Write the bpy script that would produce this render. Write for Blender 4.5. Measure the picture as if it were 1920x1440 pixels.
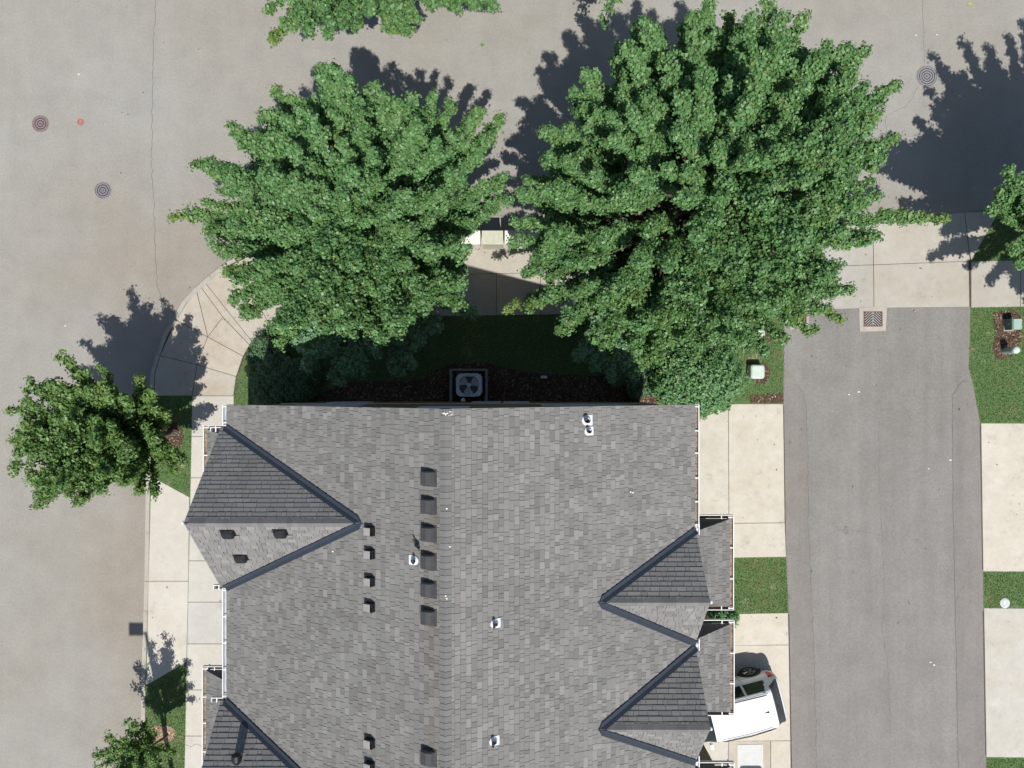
import bpy, math, random
import numpy as np
from mathutils import Vector, Matrix
random.seed(7); rng = np.random.default_rng(7)
for o in list(bpy.data.objects): bpy.data.objects.remove(o)
C = bpy.context.scene.collection
H = 26.6                     # camera height in metres; one photo pixel on the ground is 2 cm
# ---------------------------------------------------------------- camera, sky, sun, exposure
sc = bpy.context.scene
cam = bpy.data.objects.new('camera', bpy.data.cameras.new('camera')); C.objects.link(cam)
cam.location = (0, 0, H); cam.rotation_euler = (0, 0, 0)
cam.data.angle = 2*math.atan(19.2/H); cam.data.clip_end = 600; cam.data.clip_start = 0.5
sc.camera = cam
SUN_DIR = Vector((0.10, -0.53, 1.0)).normalized()          # towards the sun
sun_elev = math.asin(SUN_DIR.z); sun_rot = math.atan2(SUN_DIR.x, SUN_DIR.y)
w = bpy.data.worlds.new("World"); sc.world = w; w.use_nodes = True
nt = w.node_tree; bg = nt.nodes['Background']
sky = nt.nodes.new('ShaderNodeTexSky'); sky.sky_type = 'NISHITA'; sky.sun_disc = False
sky.sun_elevation = sun_elev; sky.sun_rotation = sun_rot
nt.links.new(sky.outputs[0], bg.inputs[0]); bg.inputs[1].default_value = 0.085
sl = bpy.data.lights.new('sun', 'SUN'); sl.energy = 4.3; sl.angle = math.radians(0.5); sl.color = (1.0, 0.972, 0.935)
so = bpy.data.objects.new('sun', sl); C.objects.link(so)
so.rotation_euler = SUN_DIR.to_track_quat('Z', 'Y').to_euler(); so.location = (0, 0, 60)
sc.view_settings.view_transform = 'Standard'; sc.view_settings.look = 'None'
sc.view_settings.exposure = 0.38; sc.view_settings.gamma = 1; sc.view_settings.use_curve_mapping = False

# ---------------------------------------------------------------- helpers
def G(px, py, h=0.0):
    """point of the place at height h (m) seen at photo pixel px,py from straight above"""
    s = (H-h)/H
    return Vector(((px-960)/50*s, (720-py)/50*s, h))
def wloc(o):
    v = Vector((0, 0, 0))
    while o is not None: v += o.location; o = o.parent
    return v
def tag(o, label=None, cat=None, group=None, kind=None):
    if label: o['label'] = label
    if cat: o['category'] = cat
    if group: o['group'] = group
    if kind: o['kind'] = kind
    return o
def thing(name, label, cat, loc=(0, 0, 0), group=None):
    o = bpy.data.objects.new(name, None); C.objects.link(o); o.location = loc; o.empty_display_size = 0.2
    return tag(o, label, cat, group)
def root(name, loc=(0, 0, 0)):
    o = bpy.data.objects.new(name, None); C.objects.link(o); o.location = loc
    return tag(o, kind='structure')
class MB:
    def __init__(s): s.v = []; s.f = []; s.c = []; s.col = (1, 1, 1)
    def add(s, vs, fs, col=None):
        n = len(s.v); s.v += [tuple(p) for p in vs]; s.f += [tuple(i+n for i in f) for f in fs]
        s.c += [col or s.col]*len(vs); return s
    def box(s, a, b, M=None, col=None):
        x0, y0, z0 = a; x1, y1, z1 = b
        vs = [Vector(p) for p in ((x0,y0,z0),(x1,y0,z0),(x1,y1,z0),(x0,y1,z0),(x0,y0,z1),(x1,y0,z1),(x1,y1,z1),(x0,y1,z1))]
        if M is not None: vs = [M @ p for p in vs]
        return s.add(vs, [(0,3,2,1),(4,5,6,7),(0,1,5,4),(1,2,6,5),(2,3,7,6),(3,0,4,7)], col)
    def cbox(s, a, b, c=0.02, M=None, col=None):
        """box with chamfered top edges"""
        x0, y0, z0 = a; x1, y1, z1 = b
        vs = []
        for (i, z) in ((0, z0), (0, z1-c), (c, z1)):
            vs += [Vector(p) for p in ((x0+i,y0+i,z),(x1-i,y0+i,z),(x1-i,y1-i,z),(x0+i,y1-i,z))]
        if M is not None: vs = [M @ p for p in vs]
        fs = [(0,3,2,1),(8,9,10,11)]
        for k in (0, 4):
            for i in range(4): j = (i+1) % 4; fs.append((k+i, k+j, k+4+j, k+4+i))
        return s.add(vs, fs, col)
    def prism(s, poly, z0, z1, col=None):
        """poly: list of (x,y) ccw or cw; z1 may be a list"""
        if sum(poly[i-1][0]*poly[i][1]-poly[i][0]*poly[i-1][1] for i in range(len(poly))) < 0:
            poly = poly[::-1]
            if isinstance(z1, (list, tuple)): z1 = z1[::-1]
        n = len(poly); zt = z1 if isinstance(z1, (list, tuple)) else [z1]*n
        vs = [(p[0], p[1], z0) for p in poly]+[(p[0], p[1], zt[i]) for i, p in enumerate(poly)]
        fs = [tuple(range(n, 2*n))]+[(i, (i+1) % n, n+(i+1) % n, n+i) for i in range(n)]
        return s.add(vs, fs, col)
    def tube(s, pts, rad, n=6, cap=True, col=None):
        pts = [Vector(p) for p in pts]; vs = []; fs = []
        if not isinstance(rad, (list, tuple)): rad = [rad]*len(pts)
        up = Vector((0.13, 0.21, 0.97))
        for i, p in enumerate(pts):
            d = (pts[min(i+1, len(pts)-1)]-pts[max(i-1, 0)]).normalized()
            a = d.cross(up)
            if a.length < 0.05: a = d.cross(Vector((1, 0, 0)))
            a.normalize(); b = a.cross(d)
            for k in range(n):
                t = 2*math.pi*k/n; vs.append(p+(a*math.cos(t)+b*math.sin(t))*rad[i])
        for i in range(len(pts)-1):
            for k in range(n):
                k2 = (k+1) % n; fs.append((i*n+k, i*n+k2, (i+1)*n+k2, (i+1)*n+k))
        if cap: fs.append(tuple(range(n))); fs.append(tuple(range((len(pts)-1)*n, len(pts)*n))[::-1])
        return s.add(vs, fs, col)
    def lathe(s, prof, n=24, M=None, col=None):
        """prof: [(r,z)] ; closed with caps where r==0"""
        vs = []; fs = []; M = M or Matrix()
        for r, z in prof:
            for k in range(n):
                t = 2*math.pi*k/n; vs.append(M @ Vector((r*math.cos(t), r*math.sin(t), z)))
        for i in range(len(prof)-1):
            for k in range(n):
                k2 = (k+1) % n; fs.append((i*n+k, i*n+k2, (i+1)*n+k2, (i+1)*n+k))
        return s.add(vs, fs, col)
    def build(s, name, mat, parent=None, kind=None, smooth=False, tint=False):
        off = wloc(parent) if parent is not None else Vector((0, 0, 0))
        me = bpy.data.meshes.new(name)
        me.from_pydata([(p[0]-off.x, p[1]-off.y, p[2]-off.z) for p in s.v], [], s.f); me.update()
        if tint:
            a = me.color_attributes.new('tint', 'FLOAT_COLOR', 'POINT')
            a.data.foreach_set('color', np.array([(*c, 1) for c in s.c], dtype=np.float32).ravel())
        if smooth: me.polygons.foreach_set('use_smooth', [True]*len(me.polygons))
        me.materials.append(mat)
        o = bpy.data.objects.new(name, me); C.objects.link(o)
        if parent is not None: o.parent = parent
        if kind: o['kind'] = kind
        return o
def np_mesh(name, V, F, mat, parent=None, kind=None, col=None, smooth=False):
    """V (n,3), F (m,3) triangles, fast"""
    off = np.array(wloc(parent) if parent is not None else (0, 0, 0))
    me = bpy.data.meshes.new(name); V = (V-off).astype(np.float32)
    me.vertices.add(len(V)); me.vertices.foreach_set('co', V.ravel())
    me.loops.add(F.size); me.loops.foreach_set('vertex_index', F.astype(np.int32).ravel())
    me.polygons.add(len(F)); k = F.shape[1]
    me.polygons.foreach_set('loop_start', np.arange(0, F.size, k, dtype=np.int32))
    me.polygons.foreach_set('loop_total', np.full(len(F), k, dtype=np.int32))
    me.update(calc_edges=True)
    if col is not None:
        a = me.color_attributes.new('tint', 'FLOAT_COLOR', 'POINT')
        c4 = np.ones((len(V), 4), dtype=np.float32); c4[:, :3] = col
        a.data.foreach_set('color', c4.ravel())
    if smooth: me.polygons.foreach_set('use_smooth', [True]*len(F))
    me.materials.append(mat)
    o = bpy.data.objects.new(name, me); C.objects.link(o)
    if parent is not None: o.parent = parent
    if kind: o['kind'] = kind
    return o

# ---------------------------------------------------------------- materials
def newmat(name):
    m = bpy.data.materials.new(name); m.use_nodes = True; t = m.node_tree
    return m, t, t.nodes['Principled BSDF']
def N(t, typ, **kw):
    n = t.nodes.new(typ)
    for k, v in kw.items():
        if k in n.inputs: n.inputs[k].default_value = v
        else: setattr(n, k, v)
    return n
def noise(t, scale, detail=4, rough=0.6, vec=None):
    n = t.nodes.new('ShaderNodeTexNoise'); n.inputs['Scale'].default_value = scale
    n.inputs['Detail'].default_value = detail; n.inputs['Roughness'].default_value = rough
    if vec is None:
        g = t.nodes.new('ShaderNodeNewGeometry'); vec = g.outputs['Position']
    t.links.new(vec, n.inputs['Vector']); return n.outputs['Fac']
def ramp(t, src, stops):
    r = t.nodes.new('ShaderNodeValToRGB'); e = r.color_ramp.elements
    e[0].position = stops[0][0]; e[0].color = (*stops[0][1], 1) if len(stops[0][1]) == 3 else stops[0][1]
    e[1].position = stops[-1][0]; e[1].color = (*stops[-1][1], 1)
    for p, c in stops[1:-1]: x = e.new(p); x.color = (*c, 1)
    t.links.new(src, r.inputs[0]); return r.outputs[0]
def g3(v): return (v, v, v)
def mul(t, a, b, typ='MULTIPLY', fac=1.0):
    m = t.nodes.new('ShaderNodeMixRGB'); m.blend_type = typ
    if isinstance(fac, float): m.inputs[0].default_value = fac
    else: t.links.new(fac, m.inputs[0])
    for i, x in ((1, a), (2, b)):
        if isinstance(x, tuple): m.inputs[i].default_value = (*x, 1)
        else: t.links.new(x, m.inputs[i])
    return m.outputs[0]
def bump(t, p, src, strength=0.3, dist=0.01):
    b = t.nodes.new('ShaderNodeBump'); b.inputs['Strength'].default_value = strength; b.inputs['Distance'].default_value = dist
    t.links.new(src, b.inputs['Height']); t.links.new(b.outputs[0], p.inputs['Normal'])
def plain(name, col, rough=0.6, metal=0.0, var=0.12, scale=6.0, spec=0.4):
    m, t, p = newmat(name)
    n = noise(t, scale, 5)
    c = ramp(t, n, [(0.3, tuple(x*(1-var) for x in col)), (0.7, tuple(min(1, x*(1+var)) for x in col))])
    t.links.new(c, p.inputs['Base Color']); p.inputs['Roughness'].default_value = rough
    p.inputs['Metallic'].default_value = metal; p.inputs['Specular IOR Level'].default_value = spec
    return m
def asphalt(name, base, warm, speck=0.22, streak=1.0):
    m, t, p = newmat(name)
    big = ramp(t, noise(t, 0.16, 5, 0.62), [(0.33, tuple(b*wm for b, wm in zip(base, warm))), (0.66, base)])
    mid = ramp(t, noise(t, 0.9, 6, 0.7), [(0.3, g3(0.90)), (0.7, g3(1.06))])
    # streaks of wear along the street
    g = t.nodes.new('ShaderNodeNewGeometry'); mp = t.nodes.new('ShaderNodeMapping'); mp.inputs['Scale'].default_value = (2.2, 0.12, 1)
    t.links.new(g.outputs['Position'], mp.inputs[0])
    st = ramp(t, noise(t, 0.8, 4, 0.6, mp.outputs[0]), [(0.3, g3(1-0.10*streak)), (0.7, g3(1+0.05*streak))])
    fine = ramp(t, noise(t, 13, 5, 0.9), [(0.30, g3(1-speck*0.8)), (0.5, g3(1.0)), (0.72, g3(1+speck*0.85))])
    c = mul(t, mul(t, big, mid), mul(t, fine, st))
    # small oil spots
    v = t.nodes.new('ShaderNodeTexVoronoi'); v.inputs['Scale'].default_value = 0.55
    g2 = t.nodes.new('ShaderNodeNewGeometry'); t.links.new(g2.outputs['Position'], v.inputs['Vector'])
    sp = ramp(t, v.outputs['Distance'], [(0.0, g3(0.72)), (0.045, g3(1.0))])
    sp2 = mul(t, sp, (1, 1, 1), 'MIX', ramp(t, noise(t, 0.35, 2), [(0.45, (0, 0, 0)), (0.5, (1, 1, 1))]))
    c = mul(t, c, sp2)
    # pale flecks
    v2 = t.nodes.new('ShaderNodeTexVoronoi'); v2.inputs['Scale'].default_value = 2.3
    t.links.new(g2.outputs['Position'], v2.inputs['Vector'])
    fl = ramp(t, v2.outputs['Distance'], [(0.0, (1, 1, 1)), (0.022, (0, 0, 0))])
    gate = ramp(t, noise(t, 1.3, 2), [(0.56, (0, 0, 0)), (0.6, (1, 1, 1))])
    c = mul(t, c, (0.62, 0.6, 0.57), 'MIX', mul(t, fl, gate))
    t.links.new(c, p.inputs['Base Color']); p.inputs['Roughness'].default_value = 0.9
    p.inputs['Specular IOR Level'].default_value = 0.25
    bump(t, p, noise(t, 60, 3, 0.8), 0.45, 0.006); return m
def concrete(name, base, warm=(1, 0.95, 0.86), var=0.1, dirt=0.8):
    m, t, p = newmat(name)
    oi = t.nodes.new('ShaderNodeObjectInfo')
    big = ramp(t, noise(t, 0.7, 6, 0.65), [(0.3, tuple(b*wm*0.94 for b, wm in zip(base, warm))), (0.65, base)])
    mid = ramp(t, noise(t, 3.2, 7, 0.75), [(0.28, g3(1-var)), (0.72, g3(1+var*0.6))])
    fine = ramp(t, noise(t, 35, 3, 0.8), [(0.25, g3(0.9)), (0.75, g3(1.07))])
    rnd = ramp(t, oi.outputs['Random'], [(0.0, (0.93, 0.94, 0.96)), (0.5, (1.0, 0.99, 0.97)), (1.0, (1.05, 1.03, 0.99))])
    st = ramp(t, noise(t, 1.6, 8, 0.8), [(0.28, g3(dirt)), (0.42, g3(1.0))])
    c = mul(t, mul(t, mul(t, big, mid), fine), mul(t, rnd, st))
    t.links.new(c, p.inputs['Base Color']); p.inputs['Roughness'].default_value = 0.85
    p.inputs['Specular IOR Level'].default_value = 0.25
    bump(t, p, noise(t, 50, 3, 0.7), 0.25, 0.004); return m
def tinted(name, rough=0.6, spec=0.3, noisescale=40, nv=0.12, bmp=0.0, rnd=False, big=0.0, metal=0.0):
    m, t, p = newmat(name)
    a = t.nodes.new('ShaderNodeAttribute'); a.attribute_name = 'tint'
    c = mul(t, a.outputs['Color'], ramp(t, noise(t, noisescale, 4, 0.8), [(0.25, g3(1-nv)), (0.75, g3(1+nv))]))
    if big: c = mul(t, c, ramp(t, noise(t, 0.8, 6, 0.7), [(0.3, (1-big, 1-big*1.05, 1-big*1.15)), (0.65, g3(1.05))]))
    t.links.new(c, p.inputs['Base Color']); p.inputs['Roughness'].default_value = rough
    p.inputs['Specular IOR Level'].default_value = spec; p.inputs['Metallic'].default_value = metal
    if bmp: bump(t, p, noise(t, noisescale*1.5, 3, 0.8), bmp, 0.004)
    return m
def leafmat(name, trans=0.25, rough=0.46, spec=0.35):
    m, t, p = newmat(name)
    a = t.nodes.new('ShaderNodeAttribute'); a.attribute_name = 'tint'
    t.links.new(a.outputs['Color'], p.inputs['Base Color']); p.inputs['Roughness'].default_value = rough
    p.inputs['Specular IOR Level'].default_value = spec
    tr = t.nodes.new('ShaderNodeBsdfTranslucent')
    t.links.new(mul(t, a.outputs['Color'], (1.3, 1.5, 0.5)), tr.inputs['Color'])
    mx = t.nodes.new('ShaderNodeMixShader'); mx.inputs[0].default_value = trans
    t.links.new(p.outputs[0], mx.inputs[1]); t.links.new(tr.outputs[0], mx.inputs[2])
    t.links.new(mx.outputs[0], t.nodes['Material Output'].inputs['Surface']); return m

M = {}
M['road'] = asphalt('road asphalt', (0.274, 0.265, 0.240), (0.93, 0.885, 0.82), 0.22, 0.25)
_t = M['road'].node_tree; _p = _t.nodes['Principled BSDF']; _src = _p.inputs['Base Color'].links[0].from_socket
_g = _t.nodes.new('ShaderNodeNewGeometry'); _s = _t.nodes.new('ShaderNodeSeparateXYZ'); _t.links.new(_g.outputs['Position'], _s.inputs[0])
_m = _t.nodes.new('ShaderNodeMapRange'); _m.inputs[1].default_value = -17.2; _m.inputs[2].default_value = -13.7; _t.links.new(_s.outputs['X'], _m.inputs[0])
_m2 = _t.nodes.new('ShaderNodeMapRange'); _m2.inputs[1].default_value = 7.5; _m2.inputs[2].default_value = 4.5; _t.links.new(_s.outputs['Y'], _m2.inputs[0])
_x = mul(_t, mul(_t, _m.outputs[0], _m2.outputs[0]), ramp(_t, noise(_t, 0.7, 5), [(0.3, g3(0.45)), (0.7, g3(1.0))]))
_t.links.new(mul(_t, _src, mul(_t, _src, (0.95, 0.88, 0.82)), 'MIX', _x), _p.inputs['Base Color'])
M['alley'] = asphalt('alley asphalt', (0.214, 0.203, 0.187), (0.88, 0.875, 0.86), 0.28)
M['alley_edge'] = asphalt('alley edge asphalt', (0.202, 0.187, 0.171), (0.96, 0.93, 0.9), 0.24)
M['concrete'] = concrete('sidewalk concrete', (0.385, 0.368, 0.33), (0.96, 0.92, 0.85))
M['drive'] = concrete('driveway concrete', (0.485, 0.455, 0.395), (0.96, 0.93, 0.87), 0.12, 0.76)
M['walk'] = concrete('front walk concrete', (0.475, 0.455, 0.41), (0.96, 0.94, 0.9), 0.08, 0.85)
M['ramp'] = concrete('ramp concrete', (0.40, 0.372, 0.325), (0.98, 0.90, 0.80), 0.14, 0.74)
M['kerb'] = concrete('kerb concrete', (0.38, 0.36, 0.32), (1, 0.95, 0.88), 0.15, 0.7)
M['joint'] = plain('joint dirt', (0.075, 0.06, 0.045), 0.95, var=0.3)
M['crack'] = plain('crack seal', (0.135, 0.125, 0.118), 0.9, var=0.3)
M['soil'] = plain('soil', (0.07, 0.055, 0.035), 0.95, var=0.35)
M['shingle'] = tinted('asphalt shingle', 0.9, 0.2, 70, 0.16, 0.35, big=0.07)
M['roofdeck'] = plain('roof felt', (0.05, 0.05, 0.05), 0.95)
M['valley'] = plain('dark valley metal', (0.030, 0.038, 0.052), 0.55, 0.0, 0.12, spec=0.35)
M['white'] = plain('white paint', (0.66, 0.66, 0.65), 0.45, var=0.05)
M['gutterin'] = plain('gutter inside', (0.36, 0.38, 0.41), 0.6, var=0.2)
M['debris'] = plain('gutter debris', (0.22, 0.165, 0.115), 0.95, var=0.7, scale=14)
M['hipend'] = plain('hip end shingles', (0.12, 0.105, 0.095), 0.9, var=0.25, scale=12)
M['dark'] = plain('black metal', (0.012, 0.012, 0.014), 0.45)
M['ventm'] = plain('brown grey vent metal', (0.050, 0.048, 0.047), 0.38, 0.0, 0.15, spec=0.6)
M['galv'] = plain('weathered grey metal', (0.27, 0.26, 0.24), 0.6, 0.0)
M['flash'] = plain('pale flashing', (0.62, 0.64, 0.66), 0.4, 0.0)
M['pipe'] = plain('dark vent pipe', (0.045, 0.04, 0.04), 0.6)
M['rust'] = plain('rusty rim', (0.20, 0.09, 0.055), 0.8, var=0.4, scale=12)
M['wood'] = plain('grey screen frame', (0.22, 0.23, 0.24), 0.7)
M['acbody'] = plain('pale blue grey enamel', (0.74, 0.80, 0.84), 0.4)
M['utility'] = plain('pale green utility paint', (0.27, 0.37, 0.31), 0.5, var=0.08)
M['utilityd'] = plain('dark green utility paint', (0.12, 0.19, 0.15), 0.5, var=0.08)
M['utilityw'] = plain('faded green white paint', (0.44, 0.51, 0.45), 0.5, var=0.08)
M['iron'] = plain('cast iron', (0.21, 0.20, 0.205), 0.7, 0.0, 0.25, 20)
M['ironred'] = plain('rusty cast iron', (0.24, 0.165, 0.16), 0.75, 0.0, 0.3, 20)
M['irondark'] = plain('cast iron grooves', (0.06, 0.054, 0.06), 0.8)
M['pink'] = plain('red painted cover', (0.33, 0.16, 0.125), 0.8, var=0.25, scale=15)
M['bark'] = plain('bark', (0.10, 0.075, 0.055), 0.9, var=0.3, scale=14)
M['leaf'] = leafmat('maple leaf'); M['leafsh'] = leafmat('shrub leaf', 0.15, 0.5, 0.4)
M['grassm'] = leafmat('grass blade', 0.2, 0.6, 0.3)
M['chip'] = tinted('bark chips', 0.9, 0.2, 30, 0.25)
M['siding'] = plain('olive siding', (0.20, 0.17, 0.11), 0.7, var=0.1)
M['sidingb'] = plain('brown siding', (0.24, 0.12, 0.05), 0.7, var=0.1)
M['glass'] = plain('dark window glass', (0.02, 0.025, 0.03), 0.06, var=0.05, spec=0.8)
M['carpaint'] = plain('white car paint', (0.82, 0.82, 0.82), 0.22, var=0.01, spec=0.6)
M['carpaint'].node_tree.nodes['Principled BSDF'].inputs['Coat Weight'].default_value = 0.6
M['tyre'] = plain('tyre rubber', (0.018, 0.018, 0.018), 0.8)
M['alloy'] = plain('alloy rim', (0.42, 0.41, 0.39), 0.3, 0.8)
M['redlens'] = plain('red lamp lens', (0.45, 0.01, 0.012), 0.15, spec=0.7)
M['headlens'] = plain('clear lamp lens', (0.6, 0.62, 0.65), 0.1, spec=0.8)
M['cart'] = plain('dark cart plastic', (0.05, 0.07, 0.10), 0.5)
M['vault'] = concrete('vault lid concrete', (0.50, 0.51, 0.50), (1, 1, 1), 0.08, 0.85)
M['stain'] = plain('droppings', (0.62, 0.6, 0.52), 0.9)
M['mailpaint'] = plain('cream mailbox paint', (0.66, 0.62, 0.56), 0.45, var=0.08)
M['mailpaintd'] = plain('dusty mailbox paint', (0.42, 0.42, 0.32), 0.6, var=0.12)
M['bird'] = plain('black feathers', (0.01, 0.01, 0.013), 0.5)

def grass_ground(name):
    m, t, p = newmat(name)
    c = ramp(t, noise(t, 1.4, 7, 0.7), [(0.28, (0.12, 0.16, 0.065)), (0.48, (0.085, 0.145, 0.05)), (0.60, (0.10, 0.155, 0.06)), (0.70, (0.28, 0.25, 0.15))])
    f = ramp(t, noise(t, 30, 4, 0.8), [(0.3, g3(0.6)), (0.7, g3(1.3))])
    t.links.new(mul(t, c, f), p.inputs['Base Color']); p.inputs['Roughness'].default_value = 0.9
    p.inputs['Specular IOR Level'].default_value = 0.15
    bump(t, p, noise(t, 40, 3, 0.8), 0.6, 0.02); return m
M['lawn'] = grass_ground('turf')

# ---------------------------------------------------------------- ground, roads
def sheet(name, poly, z0, z1, mat, parent=None, kind='structure'):
    return MB().prism([(p[0], p[1]) for p in poly], z0, z1).build(name, mat, parent, kind)
def gp(pts): return [tuple(G(x, y))[:2] for x, y in pts]

MB().add([(-220,-220,-0.05),(220,-220,-0.05),(220,220,-0.05),(-220,220,-0.05)], [(0,1,2,3)]).build('ground', M['lawn'], None, 'structure')
road = MB().add([(-26,-200,0),(60,-200,0),(60,14.75,0),(-26,14.75,0)], [(0,1,2,3)]).build('road', M['road'], None, 'structure')
# block with the townhouse (turf level), block across the alley
corner = [(284,742),(285,700),(296,664),(309,628),(327,597),(345,566),(368,541),(395,517),(430,490),(490,460),(570,442),(700,436)]
blockA = [(262,2600),(268,1285),(275,1080),(277,900)]+corner+[(900,432),(1470,419),(1469,580),(1467,745),(1470,1000),(1478,1180),(1481,1440),(1500,2600)]
MB().prism(gp(blockA), -0.04, 0.10).build('lawn', M['lawn'], None, 'structure')
blockB = [(1870,399),(2700,375),(2700,2600),(1875,2600),(1846,1440),(1840,1100),(1836,900),(1834,790),(1820,715),(1813,690),(1815,640),(1816,578),(1817,490)]
MB().prism(gp(blockB), -0.04, 0.10).build('lawn', M['lawn'], None, 'structure')
# far side of the top street
sheet('verge', [(-26,15.0),(60,15.0),(60,40),(-26,40)], -0.04, 0.10, M['lawn'])
alley = [(1470,579),(1816,576),(1815,640),(1813,690),(1820,715),(1834,790),(1836,900),(1840,1100),(1846,1440),(1875,2600),(1500,2600),(1481,1440),(1478,1180),(1470,1000),(1467,745),(1469,580)]
MB().prism(gp(alley), -0.04, 0.098).build('alley', M['alley'], None, 'structure')
# edge strips of the alley, re-laid in slightly browner asphalt, one paving lift (4 mm) higher
es = [(1470,690),(1480,700),(1497,722),(1508,745),(1512,850),(1514,1000),(1520,1150),(1529,1440),(1550,2600),(1499.6,2600),(1481.5,1440),(1478.5,1180),(1470.5,1000),(1467.5,745)]
MB().prism(gp(es), 0.05, 0.103).build('alley_edge_strip', M['alley_edge'], None, 'structure')
es = [(1783,740),(1800,715),(1819,715),(1833.5,790),(1835.5,900),(1839.5,1100),(1845.5,1440),(1874.5,2600),(1805,2600),(1793,1440),(1788,1150),(1784,950)]
MB().prism(gp(es), 0.05, 0.103).build('alley_edge_strip', M['alley_edge'], None, 'structure')

def inset(poly, d):
    """shrink a convex-ish polygon by d"""
    P = [Vector(p) for p in poly]; n = len(P)
    A = sum(P[i-1].x*P[i].y-P[i].x*P[i-1].y for i in range(n))
    if A < 0: P = P[::-1]
    out = []
    for i in range(n):
        a, b, c = P[i-1], P[i], P[(i+1) % n]
        e1 = (b-a).normalized(); e2 = (c-b).normalized()
        n1 = Vector((-e1.y, e1.x)); n2 = Vector((-e2.y, e2.x)); bis = n1+n2
        bis = bis/ max(0.3, bis.length_squared/2) if bis.length > 1e-4 else n1
        out.append(b+bis*d)
    return [tuple(p) for p in out]
def slab(parent, pts, z, mat='concrete', name='slab', gap=0.009, zs=None, label=None):
    poly = gp(pts)
    q = inset(poly, gap); q2 = inset(poly, gap+0.008)
    n = len(q)
    A = sum(poly[i-1][0]*poly[i][1]-poly[i][0]*poly[i-1][1] for i in range(len(poly)))
    zt = [z]*n if zs is None else (zs if A > 0 else zs[::-1])
    vs = [(p[0], p[1], min(zt)-0.06) for p in q]+[(q[i][0], q[i][1], zt[i]-0.006) for i in range(n)]+[(q2[i][0], q2[i][1], zt[i]) for i in range(n)]
    fs = [tuple(range(2*n, 3*n))]
    for k in (0, n):
        for i in range(n): j = (i+1) % n; fs.append((k+i, k+j, k+n+j, k+n+i))
    o = MB().add(vs, fs).build(name, M[mat], parent)
    if label: o['label'] = label
    return o
# joint beds under the slabs, dark soil lying just below the slab tops
def bed(pts, z): MB().prism(inset(gp(pts), 0.02), z-0.05, z).build('joint_bed', M['joint'], None, 'structure')

# --- sidewalk along the top street
side = root('sidewalk')
yt = lambda x: 514-(x-931)*0.026
yb = lambda x: 592-(x-931)*0.0165
bed([(590,yt(590)),(1485,yt(1485)),(1485,yb(1485)),(590,yb(590))], 0.108)
xs = [590+i*77.7 for i in range(12)]+[1485]
xs = [x for x in xs]; xs[3] = 823-43+0; 
xs = [590,  699-32, 699+46-1, 700+122, 857, 931, 1013, 1091, 1170, 1248, 1327, 1406, 1485]
xs = [590, 668, 745, 778+22, 855, 931, 1013, 1091, 1170, 1248, 1327, 1406, 1485]
for a, b in zip(xs[:-1], xs[1:]): slab(side, [(a,yt(a)),(b,yt(b)),(b,yb(b)),(a,yb(a))], 0.122)
bed([(1813,491),(2650,470),(2650,556),(1813,577)], 0.108)
xr = [1817, 1909, 1988, 2067, 2146, 2225, 2304, 2383, 2462]
for a, b in zip(xr[:-1], xr[1:]): slab(side, [(a,yt(a)),(b,yt(b)),(b,yb(b)),(a,yb(a))], 0.122)
# pad beside the mailboxes
bed([(858,440),(1050,436),(1050,512),(858,515)], 0.108)
slab(side, [(820,442),(1050,437),(1050,yt(1050)),(820,yt(820))], 0.122)
# --- alley apron (slopes from street up to the sidewalk level)
ap = root('alley_apron')
MB().prism(gp([(1487,421),(1812,399),(1816,577),(1487,582)]), -0.02, [0.004,0.004,0.088,0.088]).build('joint_bed', M['joint'], ap)
def azs(y): return 0.02+0.088*min(1, (y-400)/150)
for q in ([(1487,420),(1636,415),(1636,497),(1487,501)], [(1636,415),(1808,398),(1817,490),(1636,497)],
          [(1487,501),(1636,497),(1636,578),(1487,582)], [(1636,497),(1817,490),(1816,576),(1636,578)]):
    slab(ap, q, 0, 'concrete', zs=[azs(p[1]) for p in q])
slab(ap, [(1808,398),(1870,398),(1817,490)], 0, 'concrete', zs=[0.02, 0.12, 0.12])
slab(ap, [(1430,421),(1487,420),(1487,501)], 0, 'concrete', zs=[0.12, 0.02, 0.12])
# --- corner ramp
cr = root('corner_sidewalk')
bed([(292,742),(292,700),(303,666),(315,634),(333,602),(351,573),(373,549),(398,525),(432,498),(490,470),(588,455),(588,590),(510,606),(476,640),(462,668),(449,706),(443,742)], 0.108)
ki = lambda pts: pts
slab(cr, [(333,601),(303,667),(372,684),(392,632)], 0.122, 'ramp')
slab(cr, [(303,667),(293,702),(292,742),(363,742),(372,684)], 0.122, 'ramp')
slab(cr, [(371,546),(351,571),(333,601),(392,632)], 0.116, 'ramp')
slab(cr, [(371,546),(392,632),(420,595),(380,540)], 0.112, 'ramp')
slab(cr, [(392,632),(372,684),(445,706),(458,668)], 0.122, 'ramp')
slab(cr, [(372,684),(363,742),(440,742),(445,706)], 0.122, 'ramp')
slab(cr, [(420,595),(392,632),(458,668),(470,647)], 0.122, 'ramp')
slab(cr, [(380,540),(420,595),(470,647),(475,641),(388,532)], 0.116, 'ramp')
slab(cr, [(388,532),(475,641),(508,609),(470,545),(418,508)], 0.122, 'ramp')
slab(cr, [(418,508),(470,545),(508,609),(588,596),(588,520),(520,470),(480,475)], 0.122, 'ramp')
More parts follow.
